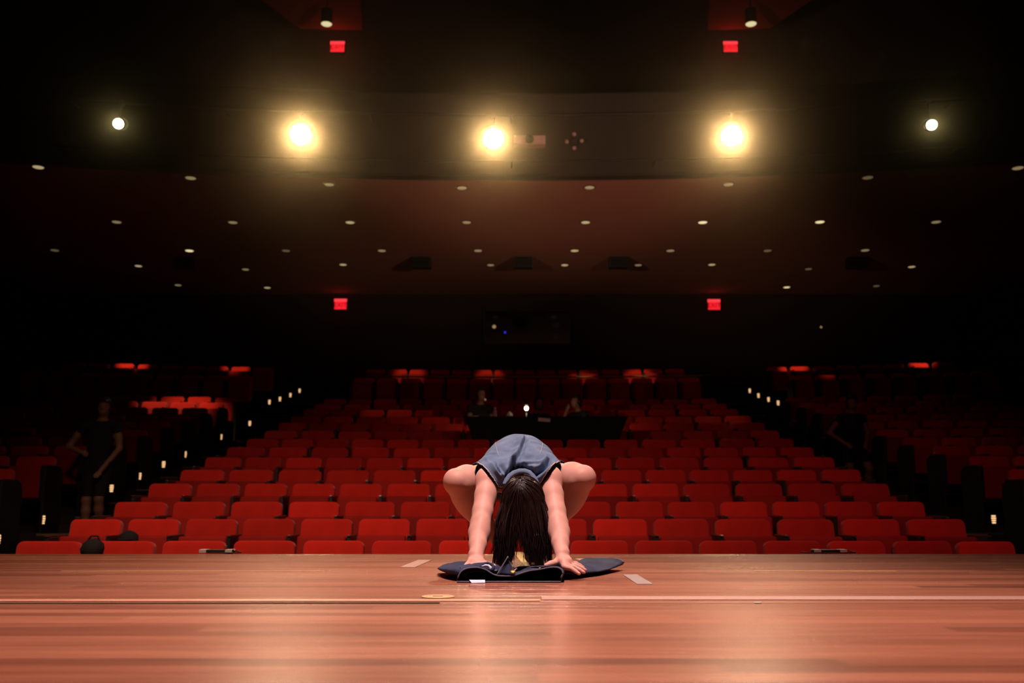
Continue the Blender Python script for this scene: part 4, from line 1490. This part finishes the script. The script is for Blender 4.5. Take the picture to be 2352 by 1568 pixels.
def lock(phi, n_str, layer):
    """one lock: strands that share a wave; they start near the parting, follow the skull, then hang and flare"""
    w1, p1 = rnd.uniform(0.003, 0.013), rnd.uniform(0, 6.28)
    w2, p2 = rnd.uniform(0.002, 0.008), rnd.uniform(0, 6.28)
    fq = rnd.uniform(4.0, 10.0)
    flare = 1.20 + rnd.gauss(0, 0.05)
    dxx = rnd.gauss(0, 0.007)
    zl = rnd.uniform(0.036, 0.085) if rnd.random() < 0.7 else rnd.uniform(0.08, 0.16)
    for _ in range(n_str):
        ph = phi + rnd.gauss(0, 0.07)
        dx, dy = math.cos(ph), math.sin(ph)
        b0 = rnd.uniform(0.03, 0.5)
        lay = 1.0 + layer + 0.03 * rnd.random()
        pts = []
        yr = max(-0.86, min(-0.10, 0.25 * dy - 0.58 + rnd.gauss(0, 0.12)))
        xr0 = -0.13 + rnd.gauss(0, 0.035) + 0.08 * dx
        d0 = Vector((xr0, yr, math.sqrt(max(0.05, 1 - yr * yr - xr0 * xr0))))
        d1 = Vector((dx, dy, -0.05))
        om = math.acos(max(-1, min(1, d0.dot(d1) / d1.length)))
        d1.normalize()
        b0 *= 0.3
        for t_ in np.linspace(b0, 1.0, 7):
            dd = (d0 * math.sin((1 - t_) * om) + d1 * math.sin(t_ * om)) / math.sin(om)
            lf = lay + 0.02 * math.sin(t_ * PI)
            pts.append(Vector((HC.x + hrx * lf * dd.x, HC.y + hry * lf * dd.y, HC.z + hrz * lf * dd.z)))
        e = pts[-1]
        xr = (e.x - HC.x) / hrx
        zend = zl + rnd.gauss(0, 0.010)
        if -0.42 < xr < 0.12:
            zend += 0.045 * (1 - abs(xr + 0.15) / 0.28) * (rnd.random() < 0.85)
        zend = max(0.034, zend)
        gap = -0.012 if xr < -0.15 else 0.012
        tgt = HC.x + (e.x - HC.x) * flare + gap + dxx + rnd.gauss(0, 0.003)
        ty = e.y + rnd.gauss(0, 0.004) - 0.02 * dy
        for t_ in np.linspace(0.1, 1, 11):
            a_ = t_ ** 0.75
            pts.append(Vector((e.x + (tgt - e.x) * a_ + w1 * (math.sin(t_ * fq + p1) - math.sin(p1)) * (0.35 + 0.65 * t_), e.y + (ty - e.y) * t_ + w2 * math.cos(t_ * fq + p2) * t_, e.z + (zend - e.z) * t_)))
        n_ = len(pts)
        wid = rnd.uniform(0.0012, 0.0030)
        hb.tube([p - LOC for p in pts], [wid * (0.6 + 0.4 * min(1, k / 3)) * (1 if k < n_ - 6 else (n_ - k) / 6.5) for k in range(n_)], 4, cap=False)


for j in range(95):
    lock(2 * PI * j / 95 + rnd.gauss(0, 0.05), 11, 0.0)
for j in range(80):
    lock(rnd.uniform(PI * 0.95, PI * 2.05), 8, rnd.uniform(0.02, 0.10))
for j in range(26):      # loose wisps
    lock(rnd.uniform(PI * 0.9, PI * 2.1), 2, rnd.uniform(0.08, 0.2))
hair = hb.build('hair', M['hair'], person, smooth=True)
pl_ = []
for y_ in np.linspace(-0.80, -0.50, 8):
    zz_ = math.sqrt(1 - y_ * y_ - 0.017)
    pl_.append(Vector((HC.x - 0.13 * hrx, HC.y + hry * 1.01 * y_, HC.z + hrz * 1.01 * zz_)) - LOC)
MB().tube(pl_, 0.0022, 5).build('hair_parting', M['skin'], hair, smooth=True)
# scalp cap beneath the strands
sc2 = MB()
prof = []
for k in range(10):
    be_ = 0.02 + 0.98 * k / 9 * PI * 0.62
    prof.append((math.sin(be_), math.cos(be_)))
vs, fs = [], []
for r_, h_ in prof:
    for k in range(28):
        q = 2 * PI * k / 28
        vs.append(Vector((HC.x + hrx * 0.985 * r_ * math.cos(q), HC.y + hry * 0.985 * r_ * math.sin(q), HC.z + hrz * 0.985 * h_)) - LOC)
for i in range(9):
    for k in range(28):
        k2 = (k + 1) % 28
        fs.append((i * 28 + k, i * 28 + k2, (i + 1) * 28 + k2, (i + 1) * 28 + k))
sc2.add(vs, fs).build('hair_roots', M['hair'], hair, smooth=True)

# ------------------------------------------------------------------ the jeans on the floor
JY = 3.90
jeans = thing('jeans', (0.02, JY, 0), 'dark blue jeans laid flat on the boards under the hands, waist open to the front', 'jeans')
JL = Vector((0.02, JY, 0))


def jx(px, py, Y=JY + 0.03):
    p = at(px, py, Y)
    return p.x, p.z


up_pts = [jx(*q) for q in ((1052, 1328), (1056, 1317), (1064, 1308), (1078, 1304), (1098, 1303), (1116, 1308), (1130, 1318), (1143, 1323), (1156, 1323.5), (1168, 1323.5), (1180, 1323), (1194, 1318), (1215, 1311), (1240, 1308), (1262, 1303), (1280, 1302.5), (1290, 1308), (1293, 1318), (1287, 1327))]
ux = np.array([p[0] for p in up_pts])
uz = np.maximum(np.array([p[1] for p in up_pts]), 0.004)
# the closed waist loop, then rings further back that flatten and spread
JF = MB()
nu = 64
rings = []
arc = np.concatenate([[0], np.cumsum(np.hypot(np.diff(ux), np.diff(uz)))])
sx_ = np.interp(np.linspace(0, arc[-1], nu), arc, ux)
sz_ = np.interp(np.linspace(0, arc[-1], nu), arc, uz)
for _ in range(2):
    sx_[1:-1] = (sx_[:-2] + 2 * sx_[1:-1] + sx_[2:]) / 4
    sz_[1:-1] = (sz_[:-2] + 2 * sz_[1:-1] + sz_[2:]) / 4
depths = [0.0, 0.012, 0.03, 0.06, 0.10, 0.15, 0.21, 0.28, 0.36, 0.44]
vs = []
for i, d in enumerate(depths):
    fl = d / 0.44
    for k in range(nu):
        u = k / (nu - 1)
        x = sx_[k] * (1 + 0.10 * fl) + 0.02 * fl
        z = sz_[k] * (1 - 0.45 * fl) + 0.006 * fl + 0.0035 * math.sin(x * 55 + d * 30) * min(1, d * 12) * math.sin(u * PI)
        z += 0.010 * math.exp(-((d - 0.10) / 0.03) ** 2) * math.exp(-((x - 0.03) / 0.05) ** 2)
        slant = 0.0
        vs.append((x, JY + d + slant + 0.012 * math.sin(u * PI), max(0.0035, z)))
    for k in range(nu):
        u = 1 - k / (nu - 1)
        x = (ux[0] + (ux[-1] - ux[0]) * u) * (1 + 0.10 * fl) + 0.02 * fl
        vs.append((x, JY + d - 0.008 * (1 - fl), 0.003))
m_ = 2 * nu
fs = []
for i in range(len(depths) - 1):
    for k in range(m_):
        k2 = (k + 1) % m_
        fs.append((i * m_ + k, i * m_ + k2, (i + 1) * m_ + k2, (i + 1) * m_ + k))
JF.add([Vector(v) - JL for v in vs], fs)
jb = JF.build('body', M['jeans'], jeans, smooth=True)
jb.modifiers.new('thickness', 'SOLIDIFY').thickness = 0.003
jb.modifiers['thickness'].offset = 1
# pale worn rim of the waistband, upper and lower
MB().tube([Vector((sx_[k], JY + 0.012 * math.sin(k / (nu - 1) * PI) - 0.001, sz_[k] + 0.0025)) - JL for k in range(nu)], 0.0030, 6).build('waistband_rim', M['rim'], jeans, smooth=True)
MB().tube([Vector((x, JY - 0.010, 0.0045)) - JL for x in np.linspace(ux[0], ux[-1], 30)], 0.0030, 6).build('waistband_rim', M['rim'], jeans, smooth=True)
# dark sheet that paints the shade inside the waist opening
MB().box((( ux[0] + ux[-1]) / 2 - JL.x, 0.16, 0.0055), (abs(ux[-1] - ux[0]) * 0.97, 0.30, 0.002)).build('inner_shade', M['jeans_in'], jeans)


def leg_tube(path, widths, heights, name):
    """flattened trouser leg: closed rings along the path"""
    vs, fs = [], []
    n_ = 20
    for i, p in enumerate(path):
        p = Vector(p)
        t_ = (Vector(path[min(i + 1, len(path) - 1)]) - Vector(path[max(0, i - 1)]))
        t_.z = 0
        t_.normalize()
        nn = Vector((-t_.y, t_.x, 0))
        for k in range(n_):
            q = 2 * PI * k / n_
            cx_ = math.cos(q)
            zz = p.z + heights[i] * (0.5 + 0.5 * math.sin(q)) + (0.004 * math.sin(q * 3 + i * 1.3) if math.sin(q) > 0 else 0)
            vs.append(p + nn * widths[i] * 0.5 * cx_ * (1 - 0.15 * abs(math.sin(q))) + Vector((0, 0, max(0.002, zz))) - JL)
    for i in range(len(path) - 1):
        for k in range(n_):
            k2 = (k + 1) % n_
            fs.append((i * n_ + k, i * n_ + k2, (i + 1) * n_ + k2, (i + 1) * n_ + k))
    o = MB().add(vs, fs).build(name, M['jeans'], jeans, smooth=True)
    o.modifiers.new('thickness', 'SOLIDIFY').thickness = 0.003
    return o


lr = leg_tube([(0.10, 4.10, 0.002), (0.19, 4.20, 0.002), (0.27, 4.32, 0.002), (0.335, 4.46, 0.002), (0.395, 4.60, 0.004), (0.425, 4.68, 0.006)], [0.26, 0.26, 0.25, 0.235, 0.225, 0.22], [0.050, 0.040, 0.034, 0.028, 0.034, 0.046], 'trouser_leg')
ll = leg_tube([(-0.10, 3.97, 0.002), (-0.135, 4.04, 0.002), (-0.17, 4.13, 0.002), (-0.21, 4.26, 0.002), (-0.24, 4.38, 0.002), (-0.265, 4.47, 0.002)], [0.20, 0.225, 0.235, 0.22, 0.19, 0.14], [0.040, 0.066, 0.064, 0.056, 0.044, 0.030], 'trouser_leg')
# hem cuff of the right hand leg, rolled edge
p0_, p1_ = Vector((0.395, 4.60, 0)), Vector((0.425, 4.68, 0))
t_ = (p1_ - p0_).normalized()
nn = Vector((-t_.y, t_.x, 0))
hem = []
for k in range(25):
    q = 2 * PI * k / 24
    zz = 0.006 + 0.046 * (0.5 + 0.5 * math.sin(q)) + (0.006 if math.cos(q) < -0.7 else 0)
    hem.append(p1_ + nn * 0.11 * math.cos(q) * (1 - 0.15 * abs(math.sin(q))) + Vector((0, 0, zz)) - JL)
MB().tube(hem, 0.006, 6).build('hem', M['rim'], lr, smooth=True)
# raised fly flap, with pale stitched edge
fa, fb_, fc, fd = at(1141, 1320, JY + 0.015), at(1167, 1278, JY + 0.06), at(1172, 1300, JY + 0.07), at(1186, 1322, JY + 0.03)
fl_ = MB()
vs, fs = [], []
ng = 8
for i in range(ng + 1):
    e0, e1 = fa.lerp(fb_, i / ng), fd.lerp(fc.lerp(fb_, 0.6), i / ng)
    for j in range(ng + 1):
        p = e0.lerp(e1, j / ng)
        p += Vector((0, 0.016 * math.sin(j / ng * PI), 0.003 * math.sin(i / ng * PI)))
        vs.append(p - JL)
for i in range(ng):
    for j in range(ng):
        q = i * (ng + 1) + j
        fs.append((q, q + 1, q + ng + 2, q + ng + 1))
fl_.add(vs, fs)
flap = fl_.build('fly_flap', M['jeans'], jeans, smooth=True)
flap.modifiers.new('thickness', 'SOLIDIFY').thickness = 0.0035
MB().tube([fa.lerp(fb_, k / 8) + Vector((0, -0.002, 0.001)) - JL for k in range(9)], [0.0022] * 8 + [0.0032], 6).build('stitched_edge', M['rim'], flap, smooth=True)
# brass button on its shank, rivet, labels, pocket seams, belt loop
p = at(1178, 1313, JY + 0.01)
bt_ = MB().lathe([(0.002, -0.003), (0.0108, -0.002), (0.0108, 0.002), (0.008, 0.004), (0.002, 0.0045)], p - JL, 18, Matrix.Rotation(0.5, 3, 'X')).build('button', M['brass'], jeans, smooth=True)
MB().tube([p + Vector((0.004, 0.004, 0.003)) - JL, p + Vector((0.016, 0.018, 0.012)) - JL], 0.0032, 6).build('shank', M['brass'], bt_, smooth=True)
p = at(1240, 1305, JY + 0.035)
MB().lathe([(0.002, 0.0), (0.007, 0.0), (0.006, 0.003), (0.001, 0.004)], p - JL, 12).build('rivet', M['brass'], jeans, smooth=True)
p0, p1 = at(1078, 1323.5, JY - 0.016), at(1114, 1324, JY - 0.016)
MB().add([Vector(v) - JL for v in [(p0.x, p0.y, 0.0125), (p1.x, p1.y, 0.0125), (p1.x + .001, p1.y - 0.018, 0.003), (p0.x + 0.010, p0.y - 0.018, 0.002), (p0.x, p0.y + .004, 0.0105), (p1.x, p1.y + .004, 0.0105), (p1.x, p1.y - 0.014, 0.001), (p0.x + 0.010, p0.y - 0.014, 0.0005)]],
         [(0, 1, 2, 3), (4, 7, 6, 5), (0, 3, 7, 4), (1, 5, 6, 2), (0, 4, 5, 1), (3, 2, 6, 7)]).build('care_label', M['white'], jeans)
pk = [at(*q) for q in ((1106, 1301, JY + 0.055), (1114, 1298, JY + 0.06), (1122, 1299, JY + 0.06), (1127, 1303, JY + 0.055), (1126, 1309, JY + 0.05))]
MB().tube([q - JL for q in pk], [0.0025, 0.0045, 0.0058, 0.0065, 0.0045], 8).build('pocket_lining', M['white'], jeans, smooth=True)
pk = [at(*q) for q in ((1101, 1304, JY + 0.05), (1108, 1296, JY + 0.07), (1120, 1293, JY + 0.08), (1131, 1297, JY + 0.075), (1134, 1304, JY + 0.06), (1132, 1310, JY + 0.05))]
MB().tube([q - JL for q in pk], [0.004, 0.006, 0.007, 0.007, 0.006, 0.004], 8).build('pocket_edge', M['jeans'], jeans, smooth=True)
for pix in (((1188, 1318), (1206, 1311), (1218, 1304), (1222, 1300)), ((1192, 1312), (1216, 1302), (1245, 1299), (1268, 1300)), ((1219, 1302), (1218, 1308), (1216, 1312)), ((1056, 1298), (1057, 1306))):
    MB().tube([at(a_, b_, JY + 0.03) - JL for a_, b_ in pix], 0.0013, 5).build('pocket_seam', M['rim'], jeans, smooth=True)
MB().box(at(1139, 1309, JY + 0.02) - JL, (0.007, 0.003, 0.005), Matrix.Rotation(-0.4, 3, 'Y')).build('belt_loop', M['seam'], jeans)

# ------------------------------------------------------------------ staff in the aisles and at the table


def figure(name, loc, label, rz, pose, skin, top, bottom, hairm, res=0.012):
    t = thing(name, loc, label, 'person', rz=rz)
    f = Field((-0.55, -0.50, -0.02), (0.55, 0.50, 1.85), res)
    P = {k: Vector(v) for k, v in pose.items() if k != 'hem'}
    f.ell(P['head'], (0.075, 0.092, 0.112), None, 0.02)
    f.ell(P['head'] + Vector((0, -0.03, -0.06)), (0.055, 0.062, 0.06), None, 0.03)
    f.cap(P['head'] + Vector((0, -0.092, 0.0)), P['head'] + Vector((0, -0.108, -0.03)), 0.010, 0.014, 0.012)
    for s in (-1, 1):
        f.ell(P['head'] + Vector((s * 0.077, 0.0, -0.01)), (0.012, 0.02, 0.03), None, 0.006)
        f.ell(P['head'] + Vector((s * 0.03, -0.082, 0.008)), (0.015, 0.010, 0.010), None, 0.008)
    f.cap(P['head'] + Vector((0, 0.01, -0.08)), P['neck'], 0.05, 0.056, 0.03)
    f.ell(P['chest'], (0.165, 0.105, 0.20), None, 0.05)
    f.ell(P['hips'], (0.165, 0.115, 0.13), None, 0.06)
    f.cap(P['chest'], P['hips'], 0.115, 0.12, 0.05)
    for s in 'LR':
        f.cap(P['neck'] + Vector((0, 0, -0.04)), P['sh' + s], 0.05, 0.055, 0.03)
        f.chain([P['sh' + s], P['sh' + s].lerp(P['el' + s], .5), P['el' + s], P['wr' + s]], [0.054, 0.047, 0.039, 0.029], 0.02)
        h = (P['wr' + s] - P['el' + s]).normalized()
        f.cap(P['wr' + s], P['wr' + s] + h * 0.07, 0.026, 0.030, 0.02)
        side = h.cross(Vector((0, 1, 0)))
        if side.length < 0.1:
            side = Vector((1, 0, 0))
        side.normalize()
        for q in range(4):
            b = P['wr' + s] + h * 0.085 + side * (q - 1.5) * 0.019
            f.cap(b, b + h * (0.06 if q in (1, 2) else 0.048) + Vector((0, -0.012, 0)), 0.0105, 0.0085, 0.006)
        f.cap(P['wr' + s] + h * 0.03, P['wr' + s] + h * 0.07 + side * 0.045 + Vector((0, -0.02, 0)), 0.014, 0.010, 0.01)
        if 'kn' + s in P:
            f.chain([P['hp' + s], P['hp' + s].lerp(P['kn' + s], .5), P['kn' + s], P['kn' + s].lerp(P['an' + s], .35), P['an' + s]], [0.088, 0.075, 0.056, 0.056, 0.038], 0.03)
            if P['an' + s].z < 0.6:
                f.chain([P['an' + s] + Vector((0, 0.03, -0.05)), P['an' + s] + Vector((0, -0.14, -0.062))], [0.042, 0.034], 0.02)
    V, F = f.surface(1)
    link('body', np_mesh(name + '_body', V, F, skin), t)
    # clothes: the same surface, a little larger, cut at sleeves and hems
    N_ = vnorm(V, F)
    keep = np.ones(len(V), dtype=bool)
    keep &= (V[:, 2] < P['neck'].z - 0.015) & (V[:, 2] > P['hips'].z - 0.06)
    for s in 'LR':
        a_, e_, w_ = P['sh' + s], P['el' + s], P['wr' + s]
        c_ = a_.lerp(e_, 0.45)
        d1, h1 = seg_d(V, c_, e_)
        d2, h2 = seg_d(V, e_, w_ + (w_ - e_).normalized() * 0.2)
        d3, _ = seg_d(V, P['chest'] + Vector((0, 0, 0.1)), P['hips'])
        arm_ = (np.minimum(d1, d2) < 0.062) & (np.minimum(d1, d2) < d3 * 0.75)
        keep &= ~arm_
    V2, F2 = cull(V + N_ * 0.010, F, keep)
    link('shirt', np_mesh(name + '_shirt', V2, F2, top), t).modifiers.new('thickness', 'SOLIDIFY').thickness = 0.006
    keep = V[:, 2] < P['hips'].z + 0.03
    if 'knL' in P:
        keep &= V[:, 2] > pose['hem'][0]
    for s in 'LR':
        d2, _ = seg_d(V, P['sh' + s].lerp(P['el' + s], .5), P['wr' + s] + (P['wr' + s] - P['el' + s]).normalized() * 0.2)
        d3, _ = seg_d(V, P['hips'], P['hips'] + Vector((0, 0, 0.3)))
        keep &= ~((d2 < 0.058) & (d2 < d3 * 0.8))
    V2, F2 = cull(V + N_ * 0.011, F, keep)
    if len(F2):
        link('shorts' if 'knL' in P else 'trousers', np_mesh(name + '_shorts', V2, F2, bottom), t).modifiers.new('thickness', 'SOLIDIFY').thickness = 0.006
    # hair: cap over the skull
    fh = Field(P['head'] - Vector((0.16, 0.16, 0.22)), P['head'] + Vector((0.16, 0.20, 0.18)), 0.009)
    fh.ell(P['head'] + Vector((0, 0.008, 0.020)), (0.089, 0.107, 0.120), None, 0.02)
    fh.ell(P['head'] + Vector((0, 0.06, -0.06)), (0.066, 0.05, 0.085), None, 0.04)
    V3, F3 = fh.surface(2)
    keep = ~((V3[:, 1] < P['head'].y - 0.045) & (V3[:, 2] < P['head'].z + 0.050))
    V3, F3 = cull(V3, F3, keep)
    V3 += 0.003 * np.sin(V3[:, [2]] * 120 + V3[:, [0]] * 200)
    link('hair', np_mesh(name + '_hair', V3, F3, hairm), t)
    return t


# left aisle: standing, one elbow out, other hand on the lifted thigh
pl = at(216, 1200, 12.35)
zf = -0.11
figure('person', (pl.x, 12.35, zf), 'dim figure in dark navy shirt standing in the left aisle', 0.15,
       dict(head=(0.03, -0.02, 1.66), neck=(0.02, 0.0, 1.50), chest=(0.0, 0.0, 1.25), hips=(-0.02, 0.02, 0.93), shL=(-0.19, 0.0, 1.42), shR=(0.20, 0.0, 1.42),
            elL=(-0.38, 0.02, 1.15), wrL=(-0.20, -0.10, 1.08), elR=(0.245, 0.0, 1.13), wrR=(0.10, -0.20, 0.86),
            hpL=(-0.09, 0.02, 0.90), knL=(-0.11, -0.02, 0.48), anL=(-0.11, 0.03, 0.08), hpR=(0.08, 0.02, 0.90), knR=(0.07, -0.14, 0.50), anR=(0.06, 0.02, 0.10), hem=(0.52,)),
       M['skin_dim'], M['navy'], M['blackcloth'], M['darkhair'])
# right aisle: hand on hip
pr = at(1962, 1110, 15.5)
zf = ROWZ[7] + 0.02
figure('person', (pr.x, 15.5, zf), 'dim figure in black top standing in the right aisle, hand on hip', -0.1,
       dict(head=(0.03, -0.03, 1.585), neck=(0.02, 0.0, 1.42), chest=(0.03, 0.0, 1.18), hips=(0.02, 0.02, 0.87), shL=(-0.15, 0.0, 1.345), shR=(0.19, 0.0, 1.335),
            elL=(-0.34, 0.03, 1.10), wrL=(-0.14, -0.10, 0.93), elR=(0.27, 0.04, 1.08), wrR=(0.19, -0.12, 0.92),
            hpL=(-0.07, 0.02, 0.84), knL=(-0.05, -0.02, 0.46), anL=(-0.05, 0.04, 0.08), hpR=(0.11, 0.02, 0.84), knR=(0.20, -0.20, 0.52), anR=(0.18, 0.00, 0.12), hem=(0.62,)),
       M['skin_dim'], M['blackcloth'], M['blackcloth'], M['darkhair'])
# three at the production table (seated, waist hidden by the drape)
seatz = tz - 0.72
SEATED = dict(neck=(0, 0.03, 1.05), chest=(0, 0.05, 0.80), hips=(0, 0.08, 0.50), shL=(-0.18, 0.03, 0.97), shR=(0.18, 0.03, 0.97),
              hpL=(-0.09, 0.06, 0.47), hpR=(0.09, 0.06, 0.47), knL=(-0.11, -0.34, 0.50), knR=(0.11, -0.34, 0.50), anL=(-0.11, -0.30, 0.08), anR=(0.11, -0.30, 0.08))


def seated(px, pyhead, rz, lab, top, hairm, arms, hshift=0.0):
    q = at(px, pyhead, SIT_Y)
    d = dict(SEATED)
    d.update(arms)
    hh_ = q.z - allz[10]
    d['head'] = (0, -0.03, hh_)
    for k_ in ('neck', 'shL', 'shR', 'chest'):
        v = d[k_]
        d[k_] = (v[0], v[1], v[2] + (hh_ - 1.22))
    d['hem'] = (0.30,)
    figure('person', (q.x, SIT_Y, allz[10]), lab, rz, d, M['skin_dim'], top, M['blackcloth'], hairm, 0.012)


rest = dict(elL=(-0.25, -0.10, 0.74), wrL=(-0.16, -0.34, 0.76), elR=(0.25, -0.10, 0.74), wrR=(0.16, -0.34, 0.76))
seated(1104, 905, 0.3, 'dark clothed figure sitting at the end of the black table, beside the small bottle', M['blackcloth'], M['darkhair'], rest)
p = at(1114, 917, TY + 0.72)
t = thing('indicator_light', p, 'tiny bluish light in front of the dark figure at the table', 'indicator light')
MB().lathe([(0.012, 0.0), (0.02, 0.006), (0.02, 0.03)], n=12, rot=Matrix.Rotation(-PI / 2, 3, 'X')).build('lens', M['white'], t, smooth=True)
seated(1237, 926, 0.25, 'figure with a lamp-lit face sitting behind the desk lamp', M['blackcloth'], M['darkhair'], rest)
seated(1326, 922, -0.9, 'dark haired figure in profile at the black table, chin on hand', M['blackcloth'], M['darkhair'],
       dict(elL=(-0.20, -0.22, 0.78), wrL=(-0.07, -0.20, 1.02), elR=(0.24, -0.12, 0.74), wrR=(0.12, -0.34, 0.77)))

# thin haze hanging in the auditorium
hz_m = bpy.data.materials.new('stage_haze')
hz_m.use_nodes = True
nt = hz_m.node_tree
nt.nodes.clear()
ou = nt.nodes.new('ShaderNodeOutputMaterial')
vsn = nt.nodes.new('ShaderNodeVolumeScatter')
vsn.inputs['Color'].default_value = (1, 0.86, 0.50, 1)  # golden scatter colour tints the halos round the spotlights
vsn.inputs['Density'].default_value = HAZE
vsn.inputs['Anisotropy'].default_value = 0.972
nt.links.new(vsn.outputs[0], ou.inputs['Volume'])
if HAZE > 0:
    hz = MB().box((0, (FY - 2.3) / 2, 8.1), (20, FY + 1.8, 11.8)).build('haze', hz_m)
    tag(hz, 'thin theatre haze glowing round the balcony spotlights', 'haze', kind='stuff')
